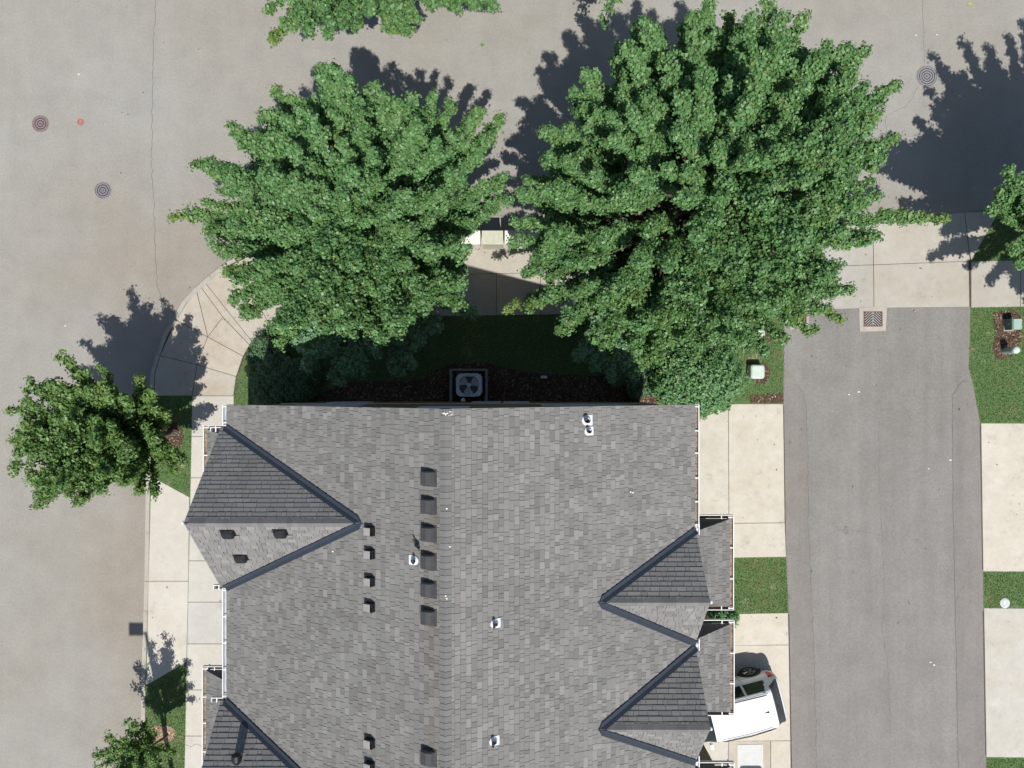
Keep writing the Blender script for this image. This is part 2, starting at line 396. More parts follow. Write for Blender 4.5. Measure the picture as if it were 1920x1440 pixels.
# --- sidewalk down the left street
lw = root('front_sidewalk')
lx = lambda y: 363-(y-742)*0.021
ys = [742, 818, 895, 972, 1050, 1127, 1205, 1291, 1377, 1455, 1532, 1609, 1686, 1763]
bed([(lx(742)+1,744),(440,744),(424,1760),(lx(1760)+1,1760)], 0.108)
for a, b in zip(ys[:-1], ys[1:]): slab(lw, [(lx(a),a),(lx(a)+78,a),(lx(b)+78,b),(lx(b),b)], 0.122, 'walk')
bed([(285,895),(356,935),(352,1236),(278,1278)], 0.108)
slab(lw, [(286,892),(358,931),(357,1000),(356,1088),(281,1088)], 0.122, 'walk')
slab(lw, [(281,1088),(356,1088),(352.5,1239),(277,1283)], 0.122, 'walk')
# --- kerbs
def ribbon(pts, w, z0, z1, name, mat, parent=None, side=1, kind='structure'):
    P = [Vector((*G(x, y)[:2],)) for x, y in pts]; L = []; R = []
    for i, p in enumerate(P):
        d = (P[min(i+1, len(P)-1)]-P[max(i-1, 0)]).normalized(); n = Vector((-d.y, d.x))
        if side == 0: L.append(p+n*w/2); R.append(p-n*w/2)
        else: L.append(p); R.append(p-n*w*side)
    b = MB(); n = len(P)
    vs = [(p.x, p.y, z) for z in (z0, z1) for p in L]+[(p.x, p.y, z) for z in (z0, z1) for p in R]
    fs = []
    for i in range(n-1):
        fs += [(n+i, 3*n+i, 3*n+i+1, n+i+1), (i, n+i, n+i+1, i+1), (2*n+i, 2*n+i+1, 3*n+i+1, 3*n+i)]
    fs += [(0, 2*n, 3*n, n), (n-1, 2*n-1, 4*n-1, 3*n-1)]
    b.add(vs, fs); return b.build(name, mat, parent, kind if parent is None else None)
kerbs = root('kerb')
segs = [[(262,2600),(268,1285)], [(268,1285),(271,1190),(274,1088)], [(274,1088),(277,900)], [(277,900),(284,742)],
        [(284,742),(285,700),(296,664)], [(296,664),(309,628),(327,597)], [(327,597),(345,566),(368,541),(395,517)],
        [(395,517),(430,490),(490,460),(570,442)], [(570,442),(700,436),(850,433)], [(850,433),(1000,430),(1150,427)], [(1150,427),(1300,424),(1430,421)]]
for s_ in segs:
    a = [Vector(p) for p in s_]
    # 2 cm joint between kerb lengths
    a[0] = a[0]+(a[1]-a[0]).normalized()*0.4; a[-1] = a[-1]+(a[-2]-a[-1]).normalized()*0.4
    ribbon([tuple(p) for p in a], 0.15, -0.03, 0.128, 'kerb_length', M['kerb'], kerbs, side=1)
for a, b in ((1872, 2080), (2082, 2290), (2292, 2500)):
    ribbon([(a, 399-(a-1870)*0.029), (b, 399-(b-1870)*0.029)], 0.15, -0.03, 0.128, 'kerb_length', M['kerb'], kerbs, side=1)
for i in range(9):
    x = -26+i*6; MB().box((x+0.01, 14.6, -0.03), (x+5.99, 14.78+0.0, 0.128)).build('kerb_length', M['kerb'], kerbs)
# --- driveways
dr = root('driveway')
bed([(1210,758),(1469,758),(1473,1043),(1210,1043)], 0.104)
slab(dr, [(1205,757),(1364,757),(1365,980),(1205,984)], 0.118, 'drive')
slab(dr, [(1364,757),(1466.5,757),(1469.5,979),(1365,980)], 0.118, 'drive')
slab(dr, [(1205,984),(1365,980),(1469.5,979),(1472,1043),(1205,1047)], 0.118, 'drive')
dr2 = root('driveway')
bed([(1300,1152),(1479,1150),(1484,1436),(1487,1690),(1205,1690),(1205,1160)], 0.104)
slab(dr2, [(1338,1162),(1352,1153),(1380,1149),(1475.5,1147),(1477,1207),(1338,1209)], 0.118, 'drive')
slab(dr2, [(1205,1209),(1477,1207),(1480,1386),(1205,1388)], 0.118, 'drive')
slab(dr2, [(1205,1388),(1364,1386),(1364,1690),(1205,1690)], 0.118, 'drive')
slab(dr2, [(1364,1386),(1443,1386),(1443,1690),(1364,1690)], 0.113, 'ramp')
slab(dr2, [(1443,1386),(1480,1386),(1484,1690),(1443,1690)], 0.118, 'drive')
slab(dr2, [(1380,1393),(1429,1392),(1430,1470),(1380,1470)], 0.13, 'vault', 'vault_lid', label='pale grey utility vault lid set in the driveway strip')
dr3 = root('driveway')
bed([(1833,796),(2300,796),(2300,1067),(1837,1067)], 0.104)
slab(dr3, [(1835.5,793),(2070,793),(2070,1071),(1839.5,1070)], 0.118, 'drive')
slab(dr3, [(2070,793),(2300,793),(2300,1071),(2070,1071)], 0.118, 'drive')
dr4 = root('driveway')
bed([(1838,1143),(2300,1143),(2300,1414),(1843,1414)], 0.104)
slab(dr4, [(1841,1138),(2070,1140),(2070,1419),(1845.5,1417)], 0.118, 'drive')
slab(dr4, [(2070,1140),(2300,1140),(2300,1419),(2070,1419)], 0.118, 'drive')
slab(root('driveway'), [(1850,1500),(2300,1500),(2300,1780),(1858,1780)], 0.118, 'drive')

# --- cracks in the asphalt
def crack(pts, z, w=0.013, jit=2.0, parent=road, name='crack', mat='crack'):
    out = []
    for (x0, y0), (x1, y1) in zip(pts[:-1], pts[1:]):
        L = math.hypot(x1-x0, y1-y0); n = max(2, int(L/9))
        for k in range(n):
            t = k/n; out.append((x0+(x1-x0)*t+random.gauss(0, jit*0.5), y0+(y1-y0)*t+random.gauss(0, jit*0.5)))
    out.append(pts[-1])
    return ribbon(out, w, z-0.02, z, name, M[mat], parent, side=0)
crack([(292,0),(287,110),(286,200),(284,300),(287,360),(290,420),(291,480),(296,540),(306,580)], 0.004, 0.016)
crack([(1729,0),(1731,60),(1734,120)], 0.004, 0.012); crack([(1722,160),(1700,200),(1662,215),(1660,260)], 0.004, 0.01)
crack([(1650,250),(1655,275)], 0.004, 0.012); crack([(1648,330),(1650,370),(1645,400)], 0.004, 0.014)
al = [o for o in bpy.data.objects if o.name == 'alley'][0]
crack([(1487,718),(1503,735),(1509,760),(1512,850),(1515,1000),(1521,1150),(1526,1300),(1529,1440)], 0.107, 0.011, 1.6, al, 'seam')
crack([(1783,745),(1784,950),(1787,1100),(1789,1200),(1791,1300),(1794,1440)], 0.107, 0.016, 0.9, al, 'seam')
crack([(1783,742),(1795,722),(1806,712)], 0.107, 0.016, 1.0, al, 'seam')
crack([(1646,790),(1645,900),(1650,980),(1653,1050),(1656,1120),(1652,1180),(1662,1240),(1664,1300),(1668,1380)], 0.102, 0.008, 1.6, al)
crack([(1566,992),(1584,993),(1605,994),(1648,1002)], 0.102, 0.01, 1.4, al)
for (a, b) in ((0,6.28),):
    pts = [(1584+4*math.cos(t)+random.uniform(-.5,.5), 993+7*math.sin(t)) for t in np.linspace(a, b, 14)]
    crack(pts, 0.103, 0.018, 0.3, al)
crack([(1583,986),(1585,1000)], 0.103, 0.02, 0.5, al)
crack([(lx(1394),1393),(362,1396),(370,1392),(378,1395),(lx(1394)+76,1392)], 0.126, 0.012, 1.0, lw)

# ---------------------------------------------------------------- leaves and plants
LT = np.array([[0,0,0],[0.42,0.50,0.10],[0.50,0.22,0.03],[1.0,0,0.0],[0.50,-0.22,0.03],[0.42,-0.50,0.10]], dtype=float)
LF = np.array([[0,2,1],[0,3,2],[0,4,3],[0,5,4]])
LT2 = np.array([[0,0,0],[0.5,0.26,0.05],[1.0,0,-0.04],[0.5,-0.26,0.05]], dtype=float)
LT3 = np.array([[0,0,0],[0.55,0.46,0.10],[1.0,0,-0.06],[0.45,-0.46,0.10]], dtype=float)
LF2 = np.array([[0,2,1],[0,3,2]])
def norm(a): return a/np.maximum(1e-6, np.linalg.norm(a, axis=1))[:, None]
def leaves(name, P, Nn, size, col, mat, parent, T=LT, F=LF, tilt=0.42, kind='stuff'):
    n = len(P)
    nn = norm(Nn+rng.normal(0, tilt, (n, 3)))
    r = rng.normal(0, 1, (n, 3)); a = norm(np.cross(nn, r)); b = np.cross(nn, a)
    V = P[:, None, :]+size[:, None, None]*(T[None, :, 0:1]*a[:, None, :]+T[None, :, 1:2]*b[:, None, :]+T[None, :, 2:3]*nn[:, None, :])
    V = V-size[:, None, None]*0.5*a[:, None, :]
    k = len(T); FF = (F[None]+(np.arange(n)*k)[:, None, None]).reshape(-1, 3)
    cc = np.repeat(col, k, axis=0)
    return np_mesh(name, V.reshape(-1, 3), FF, mat, parent, kind, cc)
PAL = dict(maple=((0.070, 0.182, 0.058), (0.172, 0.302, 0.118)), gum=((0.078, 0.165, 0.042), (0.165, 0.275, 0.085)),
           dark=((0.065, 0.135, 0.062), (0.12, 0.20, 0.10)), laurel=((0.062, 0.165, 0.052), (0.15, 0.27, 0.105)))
def leafcols(n, pal, yellow=0.0, spotty=0.03):
    a, b = (np.array(x) for x in PAL[pal]); t = rng.random(n)[:, None]**1.3
    c = a*(1-t)+b*t
    # the pale underside of turned leaves
    k = rng.random(n) < 0.05; c[k] = c[k]*1.25+0.005
    k = rng.random(n) < 0.22; c[k] = c[k]*0.62
    y = np.clip(np.broadcast_to(np.asarray(yellow, dtype=float), (n,)), 0, 1)[:, None]
    c = c*(1-y)+np.array((0.20, 0.25, 0.035))*y
    k = rng.random(n) < spotty; c[k] = c[k]*0.4+np.array((0.20, 0.21, 0.03))*0.6
    return c
def curve(A, B, up, n=14):
    """arching limb from A to B"""
    A = np.array(A, float); B = np.array(B, float); Mid = (A+B)/2+np.array((0, 0, up))
    t = np.linspace(0, 1, n)[:, None]
    return (1-t)**2*A+2*t*(1-t)*Mid+t**2*B
def tree(label, base, tips, top, radius, ninner, pal='maple', leaf=0.10, armr=0.225, dens=560, name='maple_tree', group=None,
         ctr=None, squash=1.0, trunk_r=0.17, rimh=None, low=None, T=LT3, F=LF2, fork=1.6, lean=None, flen=2.3, seed=1):
    """tips: [(px,py,h,yellow,width)] outermost limbs traced one by one; inner limbs fill the dome"""
    global rng; rng = np.random.default_rng(seed); random.seed(seed)
    bx, by, _ = G(*base)
    th = thing(name, label, 'tree', (bx, by, 0.1), group)
    cx, cy = (bx, by) if ctr is None else tuple(G(*ctr))[:2]
    rimh = rimh or top*0.7
    arms = []
    for tp in tips:
        x, y, h = tp[:3]; p = G(x, y, h); arms.append((np.array(p), tp[3] if len(tp) > 3 else 0, tp[4] if len(tp) > 4 else 1.0))
    for p_, y_, w_ in list(arms):          # each traced limb forks into two or three fronds
        if w_ < 0.5: continue
        hv = p_-np.array((cx, cy, p_[2])); hv = hv/max(1e-6, np.linalg.norm(hv)); sv = np.array((-hv[1], hv[0], 0))
        for sg in (-1, 1):
            arms.append((p_-hv*random.uniform(0.7, 1.5)+sv*sg*random.uniform(0.25, 0.5)+np.array((0, 0, random.uniform(-.5, .3))), y_*0.3, w_*random.uniform(0.75, 0.95)))
    for k in range(ninner):
        r = math.sqrt((k+0.5)/ninner)*0.93; a = k*2.39996+random.uniform(-.25, .25)
        h = top-(top-rimh)*r**2.0+random.uniform(-1.3, 0.35)
        arms.append((np.array((cx+math.cos(a)*r*radius+random.uniform(-.2,.2), cy+math.sin(a)*r*radius*squash+random.uniform(-.2,.2), h)), 0.5 if random.random() < 0.03 else 0, random.uniform(0.75, 1.12)))
    if low:
        for k in range(low):
            r = math.sqrt((k+.5)/low)*.88; a = k*2.39996+1
            arms.append((np.array((cx+math.cos(a)*r*radius, cy+math.sin(a)*r*radius*squash, rimh*random.uniform(0.62, 0.80))), 0, 1.0))
    P = []; Nn = []; Y = []; S = []; br = MB()
    axis_top = np.array((cx*0.8+bx*0.2, cy*0.8+by*0.2, top*0.86))
    tb = np.array((bx, by, 0.1))
    for tip, yl, wd in arms:
        hor = math.hypot(tip[0]-cx, tip[1]-cy)
        zs = max(fork, tip[2]-hor*random.uniform(0.75, 1.15)-0.6); zs = min(zs, axis_top[2]-0.3)
        f = (zs-0.1)/(axis_top[2]-0.1); A = tb*(1-f)+axis_top*f
        cv = curve(A, tip, random.uniform(-0.05, 0.25)*hor*0.5)
        seg = np.linalg.norm(np.diff(cv, axis=0), axis=1).sum()
        br.tube([Vector(c) for c in cv[::2]], [0.055*(1-0.8*i/6)*min(1.3, seg/2.5)+0.006 for i in range(len(cv[::2]))], 4, False)
        start = 1-min(0.93, flen/seg)*random.uniform(0.85, 1.0)
        L0 = seg*(1-start)
        def at(uq):
            idx = np.clip(uq, 0, 1)*(len(cv)-1); i0 = np.clip(idx.astype(int), 0, len(cv)-2); fr = (idx-i0)[:, None]
            return cv[i0]*(1-fr)+cv[i0+1]*fr, norm(cv[i0+1]-cv[i0])
        # main spray
        n = int(dens*0.62*L0*wd); u = start+(1-start)*rng.random(n)**0.85; c, d = at(u); uu = (u-start)/(1-start)
        ph = random.uniform(0, 6); lump = 1+0.20*np.sin(u*seg*6.5+ph)+0.10*np.sin(u*seg*17+ph*2)
        rr = armr*0.86*wd*lump*(1-0.22*uu)*np.where(uu > 0.88, np.sqrt(np.clip(1-((uu-0.88)/0.135)**2, 0, 1)), 1.0)
        groups = [(c, d, rr, uu, n)]
        # side sprigs that make the outline ragged
        ns = max(3, int(L0*3.6))
        for q in range(ns):
            uq = start+(1-start)*(0.12+0.83*(q+random.random()*0.7)/ns); c0, d0 = at(np.array([uq])); c0 = c0[0]; d0 = d0[0]
            sd = np.cross(d0, (0, 0, 1.0)); sd = sd/max(1e-6, np.linalg.norm(sd))
            v = d0*random.uniform(0.7, 1.2)+sd*random.uniform(0.6, 1.0)*(1 if q % 2 else -1)+np.array((0, 0, random.uniform(-.15, .45)))
            v = v/np.linalg.norm(v); Ls = random.uniform(0.30, 0.66)*wd*(armr/0.3)*(1.15-0.4*(uq-start)/(1-start))
            m = int(dens*0.20*wd); w_ = rng.random(m)**0.8
            groups.append((c0+v*(w_*Ls)[:, None], np.tile(v, (m, 1)), armr*0.38*wd*(1-0.6*w_**2), np.full(m, (uq-start)/(1-start)), m))
        for c, d, rr, uu, n in groups:
            ang = rng.random(n)*2*np.pi; rad = rr*rng.random(n)**0.4
            e1 = norm(np.cross(d, np.array((0.02, 0.01, 1.0)))); e2 = np.cross(e1, d)
            off = (e1*np.cos(ang)[:, None]+e2*np.sin(ang)[:, None]*0.8)*rad[:, None]
            # leaves sit in small whorls at twig ends, with gaps between the whorls
            nc = max(3, n//13); pick = rng.integers(0, n, nc)[rng.integers(0, nc, n)]
            whorl = (c+off)[pick]; off = off[pick]; uu = uu[pick]
            dd_ = rng.normal(0, 1, (n, 3))*np.array((.066, .066, .045))
            P.append(whorl+dd_); Nn.append(np.array((0.03, -0.10, 0.75))+norm(off+1e-5)*0.55+dd_*7.5)
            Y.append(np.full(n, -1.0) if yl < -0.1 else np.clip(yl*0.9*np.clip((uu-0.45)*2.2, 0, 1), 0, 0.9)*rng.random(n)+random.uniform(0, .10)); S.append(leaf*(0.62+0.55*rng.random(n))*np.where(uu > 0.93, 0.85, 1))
    P = np.concatenate(P); Nn = np.concatenate(Nn); Y = np.concatenate(Y); S = np.concatenate(S); print('LEAVES', name, len(P), len(arms))
    # whole limbs differ in green; shaded low boughs get skylight painted in, paler and bluer
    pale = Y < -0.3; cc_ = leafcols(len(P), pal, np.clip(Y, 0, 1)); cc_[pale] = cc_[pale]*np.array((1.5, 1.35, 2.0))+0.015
    leaves('crown', P, Nn, S, cc_, M['leaf'], th, T, F)
    tr = MB(); cvt = [tb-np.array((0, 0, 0.05))]+[tb*(1-f)+axis_top*f+np.array((random.uniform(-.05,.05), random.uniform(-.05,.05), 0)) for f in (0.08, 0.25, 0.5, 0.75, 0.97)]
    tr.tube([Vector(c) for c in cvt], [trunk_r*1.35, trunk_r, trunk_r*0.85, trunk_r*0.6, trunk_r*0.4, 0.03], 9)
    tr.build('trunk', M['bark'], th, smooth=True)
    br.build('branches', M['bark'], th, smooth=True)
    return th
def shrub(label, c, r, h, n, pal='dark', leaf=0.07, name='shrub', squash=1.0, lumps=9, group=None, seed=5, cat='shrub', T=LT2, F=LF2, yellow=0.0, rot=0):
    global rng; rng = np.random.default_rng(seed); random.seed(seed)
    p0 = G(*c); th = thing(name, label, cat, (p0.x, p0.y, 0.1), group)
    P = []; Nn = []; st = MB()
    for k in range(lumps):
        rr = math.sqrt((k+0.3)/lumps); a = k*2.4
        cc = np.array((p0.x+math.cos(a)*rr*r*0.75, p0.y+math.sin(a)*rr*r*0.75*squash, 0.1+h*(0.62-0.25*rr)*random.uniform(0.85, 1.15)))
        lr = np.array((r*0.42, r*0.42, h*0.42))*random.uniform(0.8, 1.15)
        m = n//lumps; v = norm(rng.normal(0, 1, (m, 3))); v[:, 2] = np.abs(v[:, 2])*0.9+v[:, 2]*0.1
        bumpy = 1+0.22*np.sin(v[:, 0:1]*9+k)*np.cos(v[:, 1:2]*8+k*2)+0.10*np.sin(v[:, 0:1]*21+v[:, 1:2]*17)
        P.append(cc+v*lr*bumpy*rng.uniform(0.75, 1.05, (m, 1))); Nn.append(v+np.array((0, 0, 0.5)))
        st.tube([(p0.x+random.uniform(-.1,.1), p0.y+random.uniform(-.1,.1), 0.08), tuple((np.array((p0.x, p0.y, 0.1))+cc)/2), tuple(cc)], [0.025, 0.018, 0.008], 5)
    P = np.concatenate(P); Nn = np.concatenate(Nn)
    leaves('foliage', P, Nn, leaf*(0.7+0.6*rng.random(len(P))), leafcols(len(P), pal, yellow, 0.01), M['leafsh'], th, T, F)
    st.build('stems', M['bark'], th); return th

u = 0.02
left_tips = [(322,402,4.6,1,.72),(345,395,4.8,.4,.7),(372,300,5.6,0,.95),(355,300,5.3,.2,.6),(428,232,6.0,0,.9),(450,262,6.2,0,.8),(486,210,6.2,0,.7),(513,162,6.4,.4,.7),(543,178,6.6,.3,.8),(560,205,6.8,0),
 (625,122,6.8,.4,.85),(612,150,7,.2),(655,145,7.2,0,.9),(692,158,7,.2,.85),(722,176,7,0),(750,190,7,0,.8),(815,176,6.6,0,.75),(800,210,6.8,0,.8),(850,190,6.5,0,.7),(905,205,6.2,.2,.8),(945,218,6.0,.2,.8),(925,250,6.2,0),
 (948,335,5.6,0,.9),(960,372,5.2,0,.7),(925,392,5.4,0),(880,432,5.4,0),(872,512,5.4,0),(868,578,5.6,.2,.75),(835,560,5.8,0,.8),(768,602,6.1,0),(735,628,6.2,.2,.8),(690,622,6.3,.2,.85),(650,612,6.3,0),(600,628,6.2,0,.9),(520,645,6,.3,.75),
 (505,620,6,0,.8),(448,592,5.8,.2,.9),(430,560,5.8,0),(418,510,5.6,.7,.7),(402,470,5.3,0),(385,435,5,.2,.8)]
low_l = [(572,690,3.5,-1,1.19),(600,665,3.9,-1,1.25),(628,722,3.6,-1,1.12),(650,700,3.9,-1,1.25),(672,704,3.9,-1,1.00),(700,660,4.1,-1,1.25),(742,700,3.7,-1,1.06),(768,690,3.9,-1,1.00),(790,645,3.9,-1,1.25),(820,620,3.8,-1,1.25),(890,592,3.4,-1,1.12),(850,575,3.9,-1,1.25),(560,655,3.9,-1,1.25)]  # negative yellow marks shaded boughs whose leaf colour carries painted skylight
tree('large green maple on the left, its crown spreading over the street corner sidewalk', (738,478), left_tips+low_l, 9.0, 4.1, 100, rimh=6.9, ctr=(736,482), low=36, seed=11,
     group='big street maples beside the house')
right_tips = [(968,362,5.4,0,.9),(985,335,5.8,0,.8),(1075,190,6.6,.3,.85),(1105,160,6.8,.2,.8),(1060,240,6.4,0),(1078,195,6.6,0,.7),(1030,280,6.2,0,.8),(1018,300,6.2,0,.7),(1155,108,7,.3,.9),(1160,112,7,0,.8),(1208,60,7.2,.3,.85),(1188,120,7.3,0),(1290,34,7.0,.3,.7),(1320,70,7.2,0,.8),(1372,26,7.2,.2,.7),(1350,60,7.4,0),
 (1410,65,7.4,0,.8),(1450,2,7.2,.3,.85),(1462,60,7.4,0,.8),(1512,25,7.2,.3,.8),(1508,95,7.4,.2,.85),(1560,88,7,.2,.85),(1598,85,6.8,0,.8),(1632,82,6.6,.2,.75),(1690,152,6.2,.2,.7),(1660,170,6.3,0,.9),(1652,215,6.2,.4,.8),(1640,235,6.2,0,.8),
 (1690,256,5.9,.3,.65),(1655,272,5.9,0,.75),(1650,300,5.8,0,.6),(1640,340,5.6,0,.7),(1655,365,5.4,0,.7),(1785,408,3.7,1,.42),(1740,405,4.0,.6,.45),(1700,398,4.4,.3,.5),(1634,445,5.3,.2,.8),(1618,455,5.2,.6,.6),(1600,545,5.2,.1,.6),(1555,500,5.6,0,.7),(1588,605,4.9,1,.5),(1560,585,5.2,.4,.6),(1522,555,5.4,.2,.7),
 (1527,625,4.8,.5,.6),(1495,610,5.2,0,.75),(1470,640,5.4,.2,.8),(1440,665,5,0,.8),(1400,655,5.6,0),(1340,645,6,.0),(1290,650,6.1,0),(1230,672,6.2,.3,.85),(1205,690,6.0,.3,.75),(1185,655,6.3,0),(1132,650,6.3,.2,.9),(1110,640,6.3,0,.8),(1048,625,6,.1,.8),(1062,600,6.2,.0,.8),
 (945,582,4.9,1,.36),(985,577,5.4,.3,.6),(1020,560,5.8,0,.85),(975,512,5.6,0,.7),(1000,478,5.8,0,.85),(955,455,5.4,0,.8),(960,415,5.4,0,.8)]
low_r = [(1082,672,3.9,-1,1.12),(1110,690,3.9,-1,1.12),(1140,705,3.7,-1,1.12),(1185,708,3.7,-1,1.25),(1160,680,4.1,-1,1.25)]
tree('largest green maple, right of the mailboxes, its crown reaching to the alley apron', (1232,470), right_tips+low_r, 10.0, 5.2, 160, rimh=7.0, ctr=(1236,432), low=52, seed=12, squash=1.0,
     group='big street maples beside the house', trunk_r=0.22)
# off-frame tree on the right, whose shade falls on the street
def SH(sx, sy, h):      # a limb whose shadow tip falls at photo pixel sx,sy
    k = h*50; gx, gy = sx+0.10*k, sy+0.53*k; f = 1-h/H; return (960+(gx-960)/f, 720+(gy-720)/f, h)
far_t = [(*SH(x, y, h), yl, w_) for x, y, h, yl, w_ in ((1662,288,5.6,.1,.6),(1690,300,5.7,0,.8),(1668,330,5.5,.2,.6),(1700,338,5.5,0,.8),(1708,220,6,0,.6),(1745,210,6,0,.8),(1735,165,6,0,.5),(1745,100,6.2,0,.6),(1760,125,6.2,0,.7),(1802,70,6.3,0,.6),(1815,95,6.3,0,.8),
  (1850,80,6.3,0,.8),(1890,62,6.3,0,.6),(1918,35,6.3,0,.6),(1715,395,5.3,0,.7),(1740,405,5.3,0,.6),(1738,483,5.6,0,.55),(1762,462,5.6,0,.6),(1845,530,5.8,0,.6),(1872,498,5.8,0,.7),(1808,500,5.8,0,.5),(1905,545,5.8,0,.6),(1765,435,5.6,0,.8),(1720,260,5.8,0,.8),(1920,570,5.8,0,.7))]+[(1853,390,5.5,0,.7),(1868,365,5.6,0,.8),(1885,322,5.8,0,.7),(1900,345,5.8,0,.9),(1893,470,5.2,0,.7),(1905,495,5.2,0,.6),(1915,385,5.6,0,.9)]
tree('maple at the right edge, only its left twigs in view above its dark shade', (1975,455), far_t, 8.6, 3.7, 80, rimh=6.2, ctr=(1915,450), low=14, seed=13, group='street maples at the picture edge', armr=0.25, leaf=0.12, dens=360)
# trees beyond the top edge
top_t = [(508,78,5,.9,.6),(545,55,5.3,.2,.8),(575,62,5.4,0,.75),(612,72,5.2,0,.8),(640,50,5.4,0,.85),(668,55,5.2,0,.7),(690,25,5.4,0,.7),(560,30,5.6,0),(600,20,5.8,0),
 (735,62,5.0,.3,.75),(762,66,5.0,.2,.75),(778,40,5.4,0,.8),(820,15,5.5,0,.7),(862,22,5.2,0,.6),(900,15,5.1,0,.6),(932,14,5,0,.6),(745,20,5.6,0)]
tree('maple beyond the top edge, its lower twigs hanging into view over the street', (690,-70), top_t, 8.5, 3.4, 60, rimh=6.6, ctr=(700,-110), low=8, seed=14, leaf=0.11, dens=420, group='street maples at the picture edge')
tree('maple past the top edge right of centre, one thin twig hanging into view', (1210,-100), [(1127,48,4.2,0,.42),(1132,15,4.4,0,.5)], 8.0, 3.0, 40, rimh=6.4, ctr=(1215,-145), low=6, leaf=0.16, dens=160, armr=0.36, T=LT2, F=LF2, seed=15, group='street maples at the picture edge')
tree('maple past the top right corner that only throws shade into view', (2150,-20), [], 8.0, 3.3, 40, rimh=6.4, ctr=(2150,-20), low=6, leaf=0.16, dens=160, armr=0.36, T=LT2, F=LF2, seed=16, group='street maples at the picture edge')
# smaller tree at the left kerb
gum = [(110,660,5.0,.3,.8),(140,690,5.0,0,.9),(50,712,4.6,.2,.6),(70,725,4.8,0,.7),(8,765,4.6,.3,.6),(30,790,4.7,0,.9),(8,830,4.6,.2,.7),(10,880,4.5,.2,.8),(45,900,4.6,0,.9),(60,950,4.4,.2,.7),(90,925,4.7,0,.9),(140,950,4.6,0,.8),(150,915,4.8,0),
 (190,925,4.5,0,.7),(235,905,4.5,0,.7),(260,930,4.2,.2,.7),(290,935,4.0,.2,.6),(255,890,4.5,0,.9),(330,890,3.5,.2,.6),(345,865,3.3,0,.6),(300,850,4,0,.9),(315,780,3.8,.3,.7),(262,708,4.6,.3,.7),(282,730,4.3,.2,.8),(290,765,4.2,0,.9),(240,750,4.8,0),(190,690,5,0,.6),(200,740,5,0),(165,725,5.2,0)]
tree('smaller street tree at the left kerb, sparse narrow-leaved crown over the road', (324,812), gum, 6.0, 2.3, 60, 'gum', 0.14, 0.22, 300, 'street_tree', ctr=(297,800), rimh=4.9, low=8, T=LT2, F=LF2, trunk_r=0.09, fork=1.3, seed=17)
sap = [(170,1440,3.0,.2,.45),(200,1405,3.0,.2,.45),(225,1388,3.1,0,.45),(265,1352,2.7,.2,.45),(285,1365,2.6,0,.45),(240,1425,3.3,0,.45),(330,1415,2.2,.1,.45),(270,1395,3,0,.45),(300,1440,2.6,0,.45),(215,1440,3.4,0,.45),(255,1440,3.2,0,.45)]
tree('young sapling with a bent trunk in a mulch ring, bottom left', (317,1376), sap, 4.3, 1.4, 15, 'gum', 0.12, 0.19, 210, 'sapling', ctr=(325,1338), rimh=3.1, T=LT2, F=LF2, trunk_r=0.045, fork=1.3, seed=18)
# shrubs
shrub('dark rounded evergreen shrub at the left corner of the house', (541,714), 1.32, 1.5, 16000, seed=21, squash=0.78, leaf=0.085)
shrub('low dark shrub behind the rounded evergreen, under the left maple', (505,668), 0.75, 0.9, 5000, seed=22, leaf=0.08)
shrub('small pale green shrub poking out beside the curved sidewalk', (484,692), 0.32, 0.8, 900, 'laurel', 0.09, seed=23, yellow=0.35)
shrub('tall sunlit laurel bush at the right corner of the house by the driveway', (1283,700), 1.55, 2.9, 30000, 'laurel', 0.10, 'laurel_bush', seed=24, squash=1.0, lumps=16, T=LT, F=LF)
shrub('sunlit leafy bush leaning over the driveway end, next to the tall laurel', (1322,738), 0.85, 1.5, 7000, 'laurel', 0.10, 'laurel_bush', seed=25, T=LT, F=LF, yellow=0.08)
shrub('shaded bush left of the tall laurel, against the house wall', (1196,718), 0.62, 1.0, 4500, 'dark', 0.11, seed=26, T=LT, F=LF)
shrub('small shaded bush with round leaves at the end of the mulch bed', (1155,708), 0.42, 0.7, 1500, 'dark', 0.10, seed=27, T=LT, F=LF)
shrub('low green shrub squeezed between the two garage roofs', (1345,1149), 0.55, 1.1, 5500, 'laurel', 0.085, seed=28, squash=0.6)

# ---------------------------------------------------------------- lawns: blades, mulch
def in_poly(P, poly):
    x, y = P[:, 0], P[:, 1]; r = np.zeros(len(P), bool); n = len(poly)
    for i in range(n):
        (x0, y0), (x1, y1) = poly[i-1], poly[i]
        c = ((y0 > y) != (y1 > y)) & (x < (x1-x0)*(y-y0)/((y1-y0) if y1 != y0 else 1e-9)+x0); r ^= c
    return r
def scatter(poly, dens, holes=()):
    poly = gp(poly); a = np.array(poly); lo, hi = a.min(0), a.max(0)
    n = int((hi-lo).prod()*dens); P = lo+rng.random((n, 2))*(hi-lo); k = in_poly(P, poly)
    for h in holes: k &= ~in_poly(P, gp(h))
    return P[k]
def oval(x, y, rx, ry, n=16, wob=0.12, s=3):
    r = random.Random(s); return [(x+rx*math.cos(t)*(1+r.uniform(-wob, wob)), y+ry*math.sin(t)*(1+r.uniform(-wob, wob))) for t in np.linspace(0, 2*math.pi, n, endpoint=False)]
mulch_house = [(560,762),(600,738),(660,716),(740,716),(790,712),(822,692),(850,682),(915,681),(950,690),(1000,700),(1060,702),(1120,706),(1200,690),(1244,700),(1248,762)]
mulch_util = [(1858,586),(1900,583),(1913,600),(1910,640),(1893,668),(1866,674),(1857,660),(1862,625)]
mulch_box = oval(1424,700,19,20,14); mulch_box2 = oval(1432,634,14,16,12)
mulch_tree = oval(322,820,24,30,14); mulch_sap = oval(305,1374,28,17,16)
mulch_end = [(1405,741),(1466,739),(1466,755),(1405,755)]
